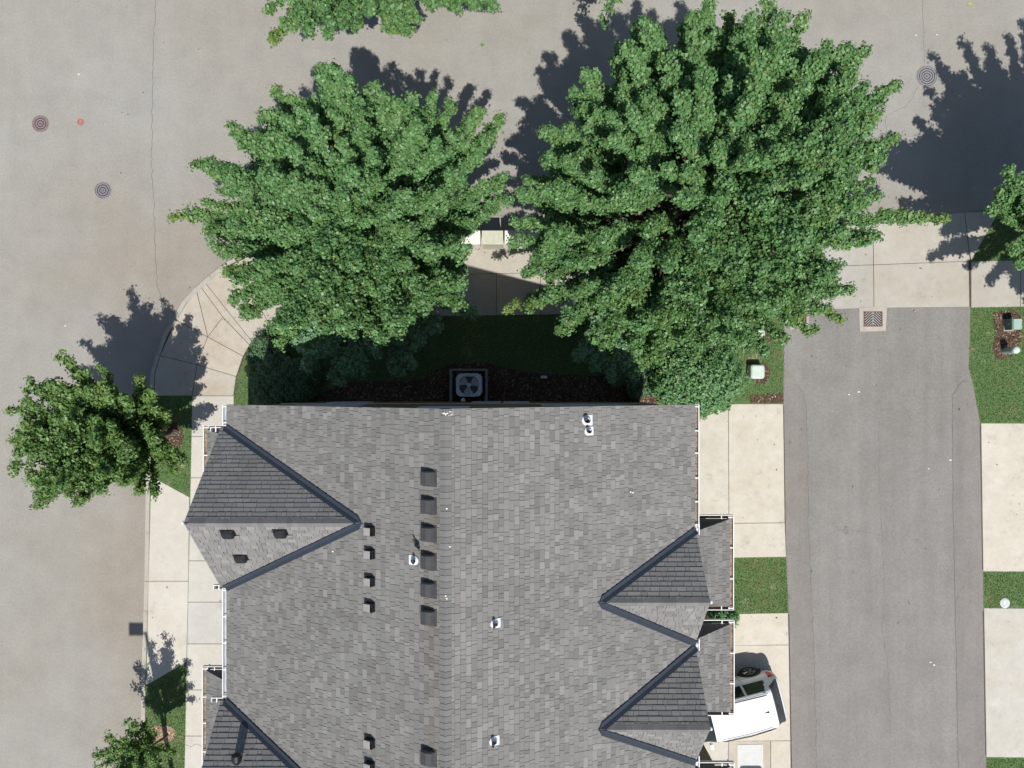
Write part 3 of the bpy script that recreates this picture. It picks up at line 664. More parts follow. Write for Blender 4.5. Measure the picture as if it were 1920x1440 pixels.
holes = [mulch_house, mulch_util, mulch_box, mulch_box2, mulch_tree, mulch_sap, mulch_end]
mb_ = root('mulch')
for i, q in enumerate(holes): MB().prism(gp(q), 0.05, 0.112+0.0007*i).build('mulch_bed', M['soil'] if i not in (5,) else plain('dry soil', (0.26, 0.19, 0.12), 0.95, var=0.3), mb_)
rng = np.random.default_rng(31)
G1 = [(512,611),(592,598),(1485,584),(1469,584),(1467,745),(1340,756),(560,762),(441,762),(440,745),(446,706),(459,668),(476,641)]
G2 = [(284,744),(362,744),(359,930),(284,888)]; G3 = [(276,1288),(352,1241),(347,1700),(270,1700)]
G4 = [(1300,1047),(1473,1045),(1475,1147),(1380,1148),(1352,1152),(1338,1160),(1300,1160)]
G5 = [(1818,578),(2200,570),(2200,792),(1836,792),(1821,715),(1815,690)]; G6 = [(1841,1072),(2200,1072),(2200,1139),(1842,1137)]
G7 = [(1847,1419),(2200,1420),(2200,1500),(1850,1500)]; G8 = [(1819,490),(1872,404),(2200,394),(2200,480)]
G9 = [(600,460),(820,444),(820,512),(600,516)]; G10 = [(1052,440),(1430,430),(1484,500),(1052,508)]
Pg = np.concatenate([scatter(g, 900, holes) for g in (G1, G2, G3, G4, G5, G6, G7, G8, G9, G10)])
n = len(Pg); Pg = Pg+rng.normal(0, 0.028, Pg.shape); a = rng.random(n)*2*np.pi; hh = 0.035+0.045*rng.random(n); ww = 0.012
b0 = np.stack([Pg[:, 0]-np.cos(a)*ww, Pg[:, 1]-np.sin(a)*ww, np.full(n, 0.10)], 1)
b1 = np.stack([Pg[:, 0]+np.cos(a)*ww, Pg[:, 1]+np.sin(a)*ww, np.full(n, 0.10)], 1)
tl = rng.normal(0, 0.03, (n, 2)); b2 = np.stack([Pg[:, 0]+tl[:, 0], Pg[:, 1]+tl[:, 1], 0.10+hh], 1)
V = np.stack([b0, b1, b2], 1).reshape(-1, 3); F = np.arange(3*n).reshape(-1, 3)
def vnoise(P, s, seed):
    r = np.random.default_rng(seed); k = r.normal(0, 1, (10, 2))*s; ph = r.random(10)*6.28
    return sum(np.sin(P @ k[i]+ph[i]) for i in range(10))/10**0.5
dry = np.clip(vnoise(Pg, 2.2, 3)*0.9+vnoise(Pg, 6, 4)*0.5-0.30, 0, 1)[:, None]
dry = np.clip(dry+0.55*(in_poly(Pg, gp(G3))*(Pg[:, 0] < G(318,0).x)*rng.random(n) > .45)[:, None]*rng.random((n, 1)), 0, 1)
gc = np.array((0.165, 0.25, 0.105))*(0.65+0.75*rng.random((n, 1))); gc = gc*(1-dry)+np.array((0.32, 0.28, 0.15))*dry
np_mesh('grass', V, F, M['grassm'], None, 'stuff', np.repeat(gc, 3, 0))
def chips(polys, dens, cols, z, name):
    P = np.concatenate([scatter(g, dens) for g in polys]); n = len(P)
    P3 = np.concatenate([P, np.full((n, 1), z)+rng.random((n, 1))*0.02], 1)
    c = np.array(cols)[rng.integers(0, len(cols), n)]*(0.6+0.8*rng.random((n, 1)))
    T = np.array([[0,.18,0],[1,.14,0],[1,-.14,.05],[0,-.18,.03]], float)
    return leaves(name, P3, np.tile((0, 0, 1.0), (n, 1)), 0.045+0.05*rng.random(n), c, M['chip'], None, T, LF2, 0.35)
MC = [(0.09,0.045,0.03),(0.13,0.065,0.042),(0.06,0.035,0.025),(0.15,0.085,0.055),(0.10,0.05,0.035),(0.3,0.24,0.17)]
chips([mulch_house, mulch_util, mulch_box, mulch_box2, mulch_tree, mulch_end], 550, MC, 0.115, 'bark_mulch')
chips([mulch_sap], 500, [(0.36,0.27,0.17),(0.25,0.17,0.10),(0.42,0.33,0.23)], 0.117, 'bark_mulch')

# ---------------------------------------------------------------- the townhouse
EV, RG = 6.6, 10.0
xL = G(425, 0, EV).x; xR = G(1303, 0, EV).x; xM = G(835, 0, RG).x
mL = (RG-EV)/(xM-xL); mR = (RG-EV)/(xR-xM)
yN, yS = -0.58, -15.6
hz = thing('townhouse', 'large grey shingled townhouse with cross gables, filling the lower middle', 'house', ((xL+xR)/2, -8, 0.0))
zl = lambda x, y: EV+mL*(x-xL)
zr = lambda x, y: EV+mR*(xR-x)
def on(px, py, f, it=12):
    h = EV
    for _ in range(it): p = G(px, py, h); h = f(p.x, p.y)
    return G(px, py, h)

VX = G(808, 0, 9.6).x       # the column of vents, whose surrounds are stained
shingle_pool = []     # (score, part-root, MB data)
EX = 0.143
def clip(poly, a, b):
    """keep the part left of line a->b (2D)"""
    out = []; ex, ey = b[0]-a[0], b[1]-a[1]
    f = lambda p: ex*(p[1]-a[1])-ey*(p[0]-a[0])
    for i in range(len(poly)):
        p, q = poly[i-1], poly[i]; fp, fq = f(p), f(q)
        if fp >= 0: out.append(p)
        if fp*fq < 0: t = fp/(fp-fq); out.append((p[0]+(q[0]-p[0])*t, p[1]+(q[1]-p[1])*t))
    return out
def shingles(parent, O, U, Vd, region, seed, base=0.135, ex=EX, dark=1.0, gab=False):
    """O origin on the eave, U along the eave, Vd up the slope (unit); region convex polygon in (u,v)"""
    r = random.Random(seed); Nrm = U.cross(Vd).normalized()
    if Nrm.z < 0: Nrm = -Nrm
    if sum(region[i-1][0]*region[i][1]-region[i][0]*region[i-1][1] for i in range(len(region))) < 0: region = region[::-1]
    us = [p[0] for p in region]; vs_ = [p[1] for p in region]
    v = min(vs_); row = 0
    while v < max(vs_):
        u0 = min(us)-r.uniform(0, 0.3)
        high = r.random() < 0.5
        while u0 < max(us):
            wdt = r.choice((0.09, 0.12, 0.15, 0.18, 0.22, 0.27))*r.uniform(0.88, 1.12)
            high = not high
            if gab: wdt *= 1.35
            gp_ = 0.0 if gab else 0.010
            q = [(u0+0.0045, v+gp_), (u0+wdt-0.0045, v+gp_), (u0+wdt-0.0045, v+ex), (u0+0.0045, v+ex)]
            for i in range(len(region)):
                q = clip(q, region[i-1], region[i])
                if len(q) < 3: break
            u0 += wdt
            if len(q) < 3: continue
            area = abs(sum(q[i-1][0]*q[i][1]-q[i][0]*q[i-1][1] for i in range(len(q))))/2
            if area < 0.0004: continue
            g = base*r.choice((0.83, 0.91, 0.96, 1.0, 1.0, 1.03, 1.08, 1.18))*r.uniform(0.95, 1.05)*dark
            if gab: g = base+(g-base)*0.55
            wm = r.uniform(-0.015, 0.02); col = (g*(1.26+wm), g*1.225, g*(1.155-wm*0.5))
            cp = O+U*q[0][0]+Vd*q[0][1]
            dst = max(0, 1-abs(cp.x-VX)/0.42)*(1 if -9.9 < cp.y < -2.4 else 0.3)*r.uniform(.4, 1)
            col = tuple(c_*(1-dst*k_) for c_, k_ in zip(col, (0.18, 0.22, 0.28)))
            th = 0.011+(0.007 if high else 0)+r.uniform(0, 0.003)
            if gab: th = 0.021+r.uniform(-0.002, 0.004)
            n = len(q); top = []; bot = []
            for (a, b) in q:
                P0 = O+U*a+Vd*b; f = 1-(b-v)/ex
                top.append(P0+Nrm*(0.004+th*(0.25+0.75*f))); bot.append(P0-Nrm*0.004)
            fs = [tuple(range(n))]+[(n+i, n+(i+1) % n, (i+1) % n, i) for i in range(n)]
            c0 = sum((p for p in top), Vector())/n
            sx = 960+c0.x*50*H/(H-c0.z); sy = 720-c0.y*50*H/(H-c0.z)
            vis = 0 <= sx <= 1920 and 0 <= sy <= 1440
            score = area*abs(Nrm.z)/(H-c0.z)**2 if (vis and n == 4) else 0
            shingle_pool.append([score, parent, top+bot, fs, col, (sx, sy)])
        v += ex; row += 1
def roofplane(parent, pts, th=0.10):
    """deck: quad or triangle of roof with thickness"""
    pts = [Vector(p) for p in pts]; nrm = (pts[1]-pts[0]).cross(pts[2]-pts[0]).normalized()
    if nrm.z < 0: nrm = -nrm
    n = len(pts); vs = [p-nrm*0.002 for p in pts]+[p-nrm*th for p in pts]
    fs = [tuple(range(n)), tuple(range(2*n-1, n-1, -1))]+[(i, n+i, n+(i+1) % n, (i+1) % n) for i in range(n)]
    return MB().add(vs, fs).build('roof_deck', M['roofdeck'], parent)
def roofroot(name):
    o = bpy.data.objects.new(name, None); C.objects.link(o); o.parent = hz; return o
Lg = lambda a, b: (Vector(b)-Vector(a))
# main roof
rf = roofroot('main_roof')
roofplane(rf, [(xL, yN, EV), (xM, yN, RG), (xM, yS, RG), (xL, yS, EV)]); roofplane(rf, [(xR, yS, EV), (xM, yS, RG), (xM, yN, RG), (xR, yN, EV)])
LL = math.hypot(xM-xL, RG-EV); LR = math.hypot(xR-xM, RG-EV); WY = yN-yS
shingles(rf, Vector((xL, yN, EV)), Vector((0, -1, 0)), Vector((xM-xL, 0, RG-EV))/LL, [(0,0),(WY,0),(WY,LL-0.13),(0,LL-0.13)], 1)
shingles(rf, Vector((xR, yN, EV)), Vector((0, -1, 0)), Vector((xM-xR, 0, RG-EV))/LR, [(0,0),(WY,0),(WY,LR-0.13),(0,LR-0.13)], 2, base=0.142)
def ridge_caps(parent, A, B, mA, mB_, step=0.15, wid=0.16, base=0.14, seed=3):
    """bent cap shingles over a ridge A->B; mA,mB_: the two downslope unit vectors"""
    r = random.Random(seed); A = Vector(A); B = Vector(B); d = (B-A); L = d.length; d.normalize()
    n = int(L/step); up = Vector((0, 0, 1))
    for i in range(n):
        a = A+d*(i*step); b = A+d*min(L, (i+1)*step+0.012)
        g = base*r.uniform(0.88, 1.14); col = (g*1.05, g*1.03, g*0.99)
        t0, t1 = 0.020, 0.034
        ws = r.uniform(0.97, 1.03)*wid
        vs = []
        for (p, t) in ((a, t0), (b, t1)):
            for m_ in (mA, None, mB_):
                q = p+up*t if m_ is None else p+m_*ws+up*t*0.9
                vs.append(q)
        vs += [v_-up*0.016 for v_ in vs]
        fs = [(0,1,4,3),(1,2,5,4),(3,4,10,9),(4,5,11,10),(0,3,9,6),(2,8,11,5)]
        c0 = (a+b)/2; sx = 960+c0.x*50*H/(H-c0.z); sy = 720-c0.y*50*H/(H-c0.z)
        shingle_pool.append([wid*step*2/(H-c0.z)**2 if 0 < sx < 1920 and 0 < sy < 1440 else 0, parent, vs, fs, col, (sx, sy)])
dl = Vector((xL-xM, 0, EV-RG)).normalized(); drr = Vector((xR-xM, 0, EV-RG)).normalized()
ridge_caps(rf, (xM, yS, RG), (xM, yN, RG), dl, drr)
# cross gables
def gable(sign, ytop, ybot, ridge_h, x_front, seed, name='gable_roof'):
    """sign -1: on the left slope, +1: on the right slope"""
    g = roofroot(name); yr = (ytop+ybot)/2
    f = (lambda h: xL+(h-EV)/mL) if sign < 0 else (lambda h: xR-(h-EV)/mR)
    xb = f(ridge_h); xe = f(EV)
    for k, (ye) in enumerate((ytop, ybot)):
        O = Vector((x_front, ye, EV)); R0 = Vector((x_front, yr, ridge_h)); R1 = Vector((xb, yr, ridge_h)); E1 = Vector((xe, ye, EV))
        roofplane(g, [O, E1, R1, R0], 0.08)
        Vd = Vector((0, yr-ye, ridge_h-EV)); Ls = Vd.length; Vd.normalize(); U = Vector((-sign, 0, 0))
        cv = 0.10
        reg = [(0.0, 0), (abs(xe-x_front)+0.02, 0), (abs(xb-x_front)-cv*2, Ls-0.05), (0, Ls-0.05)]
        shingles(g, O, U, Vd, reg, seed+k, base=0.142 if k else 0.15, gab=(k == 0))
        # valley flashing: a folded dark strip, one leaf on the gable, one on the main slope
        a = E1+Vector((0, 0, 0)); b = R1
        dv = (b-a).normalized(); nG = Vector((0, -(ridge_h-EV), yr-ye)); nG = nG if nG.z > 0 else -nG; nG.normalize()
        nM = Vector((-mL, 0, 1)).normalized() if sign < 0 else Vector((mR, 0, 1)).normalized()
        tG = nG.cross(dv).normalized(); tG = tG if (tG.y*(yr-ye)) > 0 else -tG
        tM = nM.cross(dv).normalized(); tM = tM if (tM.y*(yr-ye)) < 0 else -tM
        for tt, nn, wd in ((tG, nG, 0.13), (tM, nM, 0.125)):
            q = [a+nn*0.010, a+tt*wd+nn*0.010, b+tt*wd+nn*0.010-dv*wd*1.0, b+nn*0.010+dv*0.05]
            q2 = [p+nn*0.052 for p in (a+tt*0.008, a+tt*wd, b+tt*wd-dv*wd*1.0, b+tt*0.008)]
            vs = [p for p in q]+[p for p in q2]
            MB().add(vs, [(4,5,6,7),(0,1,5,4),(1,2,6,5),(2,3,7,6),(3,0,4,7)]).build('valley_flashing', M['valley'], g)
        # white verge board under the front edge
        d2 = (R0-O).normalized()
        Mv = [O+Vector((0,0,-0.02)), R0+Vector((0,0,-0.02))]
        xo = -sign*0.03
        vs = [O+Vector((0,0,-.012)), R0+Vector((0,0,-.012)), R0+Vector((0,0,-.2)), O+Vector((0,0,-.2))]
        vs = [v_+Vector((-sign*0.002,0,0)) for v_ in vs]+[v_+Vector((-sign*0.03,0,0)) for v_ in vs]
        MB().add(vs, [(0,1,2,3),(7,6,5,4),(0,4,5,1),(1,5,6,2),(2,6,7,3),(3,7,4,0)]).build('verge_board', M['white'], g)
    dA = Vector((0, ytop-yr, EV-ridge_h)).normalized(); dB = Vector((0, ybot-yr, EV-ridge_h)).normalized()
    ridge_caps(g, (xb-sign*0.02, yr, ridge_h+0.01), (x_front, yr, ridge_h+0.01), dA, dB, wid=0.155, base=0.15, seed=seed+9, step=0.145)
    MB().tube([(x_front+sign*0.0, yr-0.001, ridge_h-0.02), (x_front+sign*0.05, yr, ridge_h-0.03)], 0.05, 8).build('ridge_end_cap', M['flash'], g)
    # gable wall
    xw = x_front-sign*0.35
    inset_ = 0.25
    MB().add([(xw, ytop-inset_, EV-.25), (xw, ybot+inset_, EV-.25), (xw, yr, ridge_h-0.35), (xw-sign*.1, ytop-inset_, EV-.25), (xw-sign*.1, ybot+inset_, EV-.25), (xw-sign*.1, yr, ridge_h-0.35)],
             [(0,1,2),(5,4,3),(0,3,4,1),(1,4,5,2),(2,5,3,0)]).build('gable_wall', M['siding'], hz)
    return g
yA = lambda py: G(0, py, EV).y
g1 = gable(-1, yA(803), yA(1100), G(0,0,8.84).z, G(345,0,8.84).x, 10)
g2 = gable(-1, yA(1315), yA(1315)-(yA(803)-yA(1100)), 8.84, G(345,0,8.84).x, 20)
xf = G(1330,0,8.06).x+0.02
g3_ = gable(1, yA(995), yA(1204), 8.06, xf, 30)
g4_ = gable(1, yA(1214), yA(1426), 8.06, xf, 40)
# lean-to roofs over garages and porches
def pent(side, py0, py1, pxo, zlow, zhi, seed, label=None):
    """side +1 right, -1 left; outer gutter seen at pxo"""
    g = roofroot('porch_roof'); y0 = G(0, py0, zlow).y; y1 = G(0, py1, zlow).y
    xo = G(pxo, 0, zlow).x-side*0.11; xi = (xR-0.42) if side > 0 else (xL+0.42)
    hp = 0.42
    roofplane(g, [(xo, y0, zlow), (xi, y0-hp, zhi), (xi, y1+hp, zhi), (xo, y1, zlow)], 0.05)
    Vd = Vector((xi-xo, 0, zhi-zlow)); Ls = Vd.length; Vd.normalize()
    shingles(g, Vector((xo, y0, zlow)), Vector((0, -1, 0)), Vd, [(0,0),(y0-y1,0),(y0-y1-hp,Ls),(hp,Ls)], seed, base=0.132)
    for yy, s in ((y0, -1), (y1, 1)):      # steep hipped ends with their own gutter run
        vs = [(xo, yy, zlow), (xi, yy, zlow), (xi, yy+s*hp, zhi), (xo+(0 if True else 0), yy, zlow-.05), (xi, yy, zlow-.05)]
        MB().add(vs, [(0,1,2),(0,3,4,1)]).build('hip_end', M['hipend'], g)
        xa, xb = sorted((xo+side*.10, xi)); lo, hi = sorted((yy-s*.002, yy-s*.10))
        MB().box((xa, lo, zlow-.12), (xb, hi, zlow-.105)).build('gutter_bed', M['dark'] if s < 0 else M['debris'], g)
        lo, hi = sorted((yy-s*.10, yy-s*.118)); MB().box((xa, lo, zlow-.12), (xb+(.012 if side > 0 else 0), hi, zlow+.0)).build('gutter', M['white'], g)
        for k in range(3):
            xx = xo-side*(.25+.75*k); lo, hi = sorted((yy+s*.02, yy-s*.10)); MB().box((xx-.014, lo, zlow+.002), (xx+.014, hi, zlow+.01)).build('gutter_strap', M['white'], g)
    gutter(xo+side*0.002, y0+0.11, y1-0.11, zlow, side, g, 0.80, True)
    # room below
    xw = xo-side*0.30
    MB().box((min(xw, xi), y1+0.28, 0.08), (max(xw, xi), y0-0.28, zlow-0.09)).build('lower_wall', M['siding'], hz)
    if side > 0:
        d = MB().box((xw, y1+0.5, 0.12), (xw+0.04, y0-0.5, 2.3)).build('garage_door', M['white'], hz)
        for k in range(4): MB().box((xw+0.04, y1+0.56, 0.18+k*0.53), (xw+0.055, y0-0.56, 0.18+k*0.53+0.47)).build('panel', M['white'], d)
def gutter(x, y0, y1, z, side, parent, step=0.62, debris=False):
    """open white channel from y0 (north) to y1 (south); x = back edge, side = direction away from the roof"""
    w = 0.125; b = MB()
    X = lambda a: x+side*a
    def bx(a0, a1, z0, z1, ya=y1, yb=y0): b.box((min(X(a0), X(a1)), ya, z0), (max(X(a0), X(a1)), yb, z1))
    bx(w-0.024, w, z-0.12, z+0.012); bx(0.0, 0.008, z-0.12, z-0.035); bx(0.008, w-0.024, z-0.12, z-0.108)
    b.box((min(X(0.008), X(w-.024)), y0-0.01, z-0.108), (max(X(0.008), X(w-.024)), y0, z+0.005)); b.box((min(X(0.008), X(w-.024)), y1, z-0.108), (max(X(0.008), X(w-.024)), y1+0.01, z+0.005))
    g = b.build('gutter', M['white'], parent)
    MB().box((min(X(.01), X(w-.026)), y1+.012, z-.107), (max(X(.01), X(w-.026)), y0-.012, z-.085)).build('gutter_bed', M['debris'] if debris else M['gutterin'], g if parent is hz else parent)
    if debris:
        pass
    n = max(1, int((y0-y1)/step)); 
    for k in range(n+1):
        yy = y0-0.06-(y0-y1-0.12)*k/n+random.uniform(-.03,.03)*(0 < k < n)
        MB().box((min(X(-0.03), X(w-.012)), yy-0.014, z+0.013), (max(X(-0.03), X(w-.012)), yy+0.014, z+0.021)).build('gutter_strap', M['white'], g if parent is hz else parent)
    # fascia board behind
    MB().box((min(X(-0.035), X(-0.002)), y1, z-0.21), (max(X(-0.035), X(-0.002)), y0, z-0.03)).build('fascia', M['white'], g if parent is hz else parent)
pent(1, 973, 1137, 1375, 5.1, 5.95, 50); pent(1, 1170, 1335, 1376, 5.1, 5.95, 52)
pent(1, 1437, 1600, 1376, 5.1, 5.95, 53)
pent(-1, 805, 1010, 382, 5.1, 5.85, 54); pent(-1, 1257, 1560, 380, 5.1, 5.85, 56)
gutter(xL, yN, yA(797), EV-0.015, -1, hz, 0.55); gutter(xL, yA(1103), yA(1309), EV-0.015, -1, hz, 0.62)
gutter(xR, yN, yA(988), EV-0.015, 1, hz, 0.62, True)
for (px, py, sgn) in ((402,806,-1),(408,1102,-1),(404,1313,-1)):
    p = G(px, py, EV-0.02); MB().box((p.x-.12, p.y-.06, p.z-.12), (p.x+.22, p.y+.06, p.z-.10)).build('gutter_bed', M['dark'], hz)
    MB().box((p.x-.12, p.y+.055, p.z-.10), (p.x+.22, p.y+.075, p.z+.01)).build('gutter_lip', M['white'], hz)
    MB().box((p.x-.12, p.y-.05, p.z-.10), (p.x-.10, p.y+.055, p.z+.01)).build('gutter_lip', M['white'], hz)
    MB().box((p.x+.02, p.y-.06, p.z-.02), (p.x+.05, p.y+.055, p.z+.0)).build('gutter_strap', M['white'], hz)
for (px, py) in ((1306,992),(1306,1209),(1306,1428)):
    p = G(px, py, EV-0.02)
    MB().box((p.x-.10, p.y-.16, p.z-.12), (p.x+.08, p.y+.16, p.z-.10)).build('gutter_bed', M['dark'], hz)
    MB().box((p.x+.06, p.y-.16, p.z-.10), (p.x+.085, p.y+.16, p.z+.01)).build('gutter_lip', M['white'], hz)
    MB().tube([(p.x-.02, p.y+.10, p.z-.02), (p.x+.01, p.y+.02, p.z+.03), (p.x+.0, p.y-.09, p.z-.01)], 0.035, 7).build('downpipe_elbow', M['white'], hz)
    MB().box((p.x-.06, p.y-.05, 3.4), (p.x+.0, p.y+.03, p.z-.12)).build('downpipe', M['white'], hz)

# split the shingle pool: the 300 that show largest become parts, the rest one mesh per roof
order = sorted(range(len(shingle_pool)), key=lambda i: -shingle_pool[i][0])
covered = []
big = set()
def hid(s):   # main-roof shingles that lie under a cross gable, or under vents
    return False
for i in order[:300]: big.add(i)
rest = {}
for i, (sc_, par, vs, fs, col, _) in enumerate(shingle_pool):
    if i in big:
        MB().add(vs, fs, col).build('shingle', M['shingle'], par, tint=True)
    else: rest.setdefault(par.name, (par, MB()))[1].add(vs, fs, col)
for par, b in rest.values(): b.build('shingles', M['shingle'], par, 'stuff', tint=True)


# walls
wx0, wx1 = xL+0.38, xR-0.38; wyn = -0.665
MB().box((wx0, yS+0.3, 0.08), (wx1, wyn, EV-0.12)).build('wall', M['siding'], hz)
MB().add([(wx0, wyn, EV-.12), (wx1, wyn, EV-.12), (xM, wyn, RG-.42), (wx0, wyn-.1, EV-.12), (wx1, wyn-.1, EV-.12), (xM, wyn-.1, RG-.42)],
         [(0,2,1),(3,4,5),(0,3,5,2),(1,2,5,4)]).build('gable_wall', M['siding'], hz)
MB().box((G(740,0).x, wyn, 0.1), (G(1003,0).x, wyn+0.012, 2.9)).build('brown_panel', M['sidingb'], hz)
def window(x0, x1, z0, z1):
    f = MB(); y = wyn+(0.012 if G(740,0).x < x0 and x1 < G(1003,0).x and z1 < 2.9 else 0)
    for a, b, c, d in ((x0, x0+.09, z0, z1), (x1-.09, x1, z0, z1), (x0+.09, x1-.09, z1-.09, z1), (x0+.09, x1-.09, z0, z0+.09)):
        f.box((a, y, c), (b, y+0.03, d))
    o = f.build('window', M['white'], hz)
    MB().box((x0+.09, y+.001, z0+.09), (x1-.09, y+.012, z1-.09)).build('pane', M['glass'], o)
    MB().box((x0+.09, y+.012, (z0+z1)/2-.02), (x1-.09, y+.024, (z0+z1)/2+.02)).build('glazing_bar', M['white'], o)
window(-6.6, -4.6, 3.6, 5.0); window(-6.4, -5.0, 0.9, 2.2); window(-1.4, -0.4, 1.0, 2.2); window(-0.3, 0.6, 1.0, 2.2); window(0.9, 3.6, 3.6, 5.0); window(-2.6, -1.2, 6.2, 7.2)
MB().box((wx0+0.0, wyn, 2.9), (wx1, wyn+0.02, 3.08)).build('belt_board', M['white'], hz)
# electric meter stub on the wall by the cooler
mt = MB().lathe([(0, 1.22), (0.07, 1.22), (0.07, 1.36), (0.05, 1.39), (0, 1.4)], 14, Matrix.Translation((G(873,0).x, wyn+0.09, 0))).build('meter', M['flash'], hz)
MB().box((G(873,0).x-.08, wyn+0.002, 1.0), (G(873,0).x+.08, wyn+0.06, 1.5)).build('meter_box', M['galv'], hz)

# roof furniture
def frame_on(p, nrm, down):
    z = nrm.normalized(); x = (down-z*down.dot(z)).normalized(); y = z.cross(x)
    m = Matrix((x, y, z)).transposed().to_4x4(); m.translation = p; return m
nL = Vector((-mL, 0, 1)); nR_ = Vector((mR, 0, 1))
def hood(px, py, f, nrm, down, s, kind, lab=None):
    p = on(px, py, f); Mx = frame_on(p+nrm.normalized()*0.02, nrm, down)
    if kind == 'box':
        o = MB().box((-0.25*s, -0.24*s, 0), (0.23*s, 0.24*s, 0.012), Mx).build('roof_vent', M['ventm'], hz)
        # domed hood: narrow uphill, open mouth downhill
        secs = []
        for (x, w_, h_) in ((-0.21, 0.19, 0.05), (-0.15, 0.205, 0.15), (0.0, 0.21, 0.19), (0.15, 0.215, 0.185), (0.19, 0.215, 0.165)):
            secs.append([(x, -w_, 0.012), (x, -w_*0.97, h_*0.75), (x, -w_*0.82, h_), (x, w_*0.82, h_), (x, w_*0.97, h_*0.75), (x, w_, 0.012)])
        vs = [Mx @ (Vector(q)*s) for sec in secs for q in sec]; fs = []
        for i in range(4):
            for j in range(5): fs.append((i*6+j, i*6+j+1, i*6+6+j+1, i*6+6+j))
        fs += [(0,5,4,3,2,1), (24,25,26,27,28,29)]
        MB().add(vs, fs).build('hood', M['ventm'], o)
        return o
    if kind == 'small':
        o = MB().box((-0.14*s, -0.12*s, 0), (0.13*s, 0.12*s, 0.01), Mx).build('roof_vent', M['dark'], hz)
        b = MB(); b.box((-0.13*s, -0.11*s, .01), (-.12*s, .11*s, .12), Mx); b.box((-0.12*s, -0.11*s, .01), (.11*s, -.10*s, .13), Mx); b.box((-0.12*s, 0.10*s, .01), (.11*s, .11*s, .13), Mx); b.box((0.11*s, -0.11*s, .01), (.12*s, .11*s, .12), Mx)
        b.build('throat', M['dark'], o)
        MB().cbox((-0.085*s, -0.10*s, .135), (.115*s, .10*s, .15), .006, Mx).build('hood', M['galv'], o); return o
    if kind == 'turtle':
        o = MB().box((-0.17*s, -0.22*s, 0), (0.17*s, 0.22*s, 0.012), Mx).build('roof_vent', M['dark'], hz)
        secs = []
        for (x, w_, h_) in ((-0.14, 0.14, 0.04), (-0.08, 0.19, 0.12), (0.04, 0.20, 0.15), (0.12, 0.19, 0.14), (0.14, 0.18, 0.12)):
            secs.append([(x, -w_, 0.012), (x, -w_*0.93, h_*0.7), (x, -w_*0.7, h_), (x, w_*0.7, h_), (x, w_*0.93, h_*0.7), (x, w_, 0.012)])
        vs = [Mx @ (Vector(q)*s) for sec in secs for q in sec]; fs = []
        for i in range(4):
            for j in range(5): fs.append((i*6+j, i*6+j+1, i*6+6+j+1, i*6+6+j))
        fs += [(0,5,4,3,2,1), (24,25,26,27,28,29)]
        MB().add(vs, fs).build('hood', M['dark'], o)
        MB().box((0.13*s, 0.19*s, .015), (.17*s, .30*s, .03), Mx).build('tab', M['galv'], o); return o
down_l = Vector((-1, 0, 0)); down_r = Vector((1, 0, 0))
for py in (896, 948, 1000, 1052, 1104, 1156, 1418): hood(806, py, zl, nL, down_l, 0.84, 'box')
for py in (995, 1038, 1089, 1137, 1391, 1435): hood(696, py, zl, nL, down_l, 0.98, 'small')
gy = (yA(803)+yA(1100))/2; mG = (8.84-EV)/((yA(803)-yA(1100))/2)
zg = lambda x, y: 8.84-mG*abs(y-gy)
for (px, py) in ((428,998),(526,997),(452,1044)): hood(px, py, zg, Vector((0, -mG, 1)), Vector((0, -1, 0)), 0.85, 'turtle')
gy2 = yA(1315)-(yA(803)-yA(1100))/2; zg2 = lambda x, y: 8.84-mG*abs(y-gy2)
p = on(447, 1424, zg2)
o = MB().box((-0.16, -.16, 0.01), (.16, .16, .022), frame_on(p, Vector((0, mG, 1)), Vector((0, 1, 0)))).build('roof_vent', M['galv'], hz)
MB().tube([p, p+Vector((0, 0.02, .10)), p+Vector((0.01, 0.10, .19)), p+Vector((0.015, 0.22, .20))], [.11, .115, .12, .12], 12).build('flue', M['dark'], o)
def pipe(px, py, f, nrm, down, r=0.05, h=0.28, s=1.0):
    p = on(px, py, f); Mx = frame_on(p+nrm.normalized()*0.026, nrm, down)
    o = MB().box((-0.15*s, -0.14*s, 0), (0.09*s, 0.14*s, 0.008), Mx).build('vent_pipe', M['flash'], hz)
    MB().lathe([(0.14*s, 0.0), (0.14*s, 0.012), (0.085*s, 0.05), (r+.01, .10)], 16, Mx @ Matrix.Translation((0.05*s, 0, 0))).build('collar', M['flash'], o)
    c = Mx @ Vector((0.05*s, 0, 0)); b = MB()
    b.lathe([(r, 0), (r, h), (r-.012, h), (r-.012, h-.1), (0.0, h-.1)], 12, Matrix.Translation(c)).build('pipe', M['pipe'], o)
pipe(776, 1050, zl, nL, down_l*-1, 0.035, 0.24, 0.8); pipe(929, 1168, zr, nR_, down_l, 0.035, 0.26, 0.8); pipe(927, 1388, zr, nR_, down_l, 0.035, .26, .8)
pipe(1101, 788, zr, nR_, down_l, 0.062, 0.25, 0.95); pipe(1104, 808, zr, nR_, down_l, 0.045, 0.28, 0.8)
# droppings near the ridge end and small white flecks
b = MB()
for k in range(16):
    p = on(838+random.gauss(0, 6), 771+abs(random.gauss(0, 6)), zr if k % 2 else zl)+Vector((0, 0, 0.045)); r = random.uniform(.006, .02)
    b.lathe([(0, .004), (r*.7, .003), (r, 0)], 6, Matrix.Translation(p) @ Matrix.Scale(random.uniform(1, 2), 4, (1, 0, 0)))
for (px, py) in ((1182,922),(1186,923),(838,953),(844,1024),(836,1116),(838,1121),(366,990),(625,1033),(503,1057)):
    p = on(px, py, zr if px > 835 else zl)+Vector((0, 0, 0.05)); b.lathe([(0, .004), (.018, .003), (.024, 0)], 6, Matrix.Translation(p))
b.build('droppings', M['stain'], hz, 'stuff')

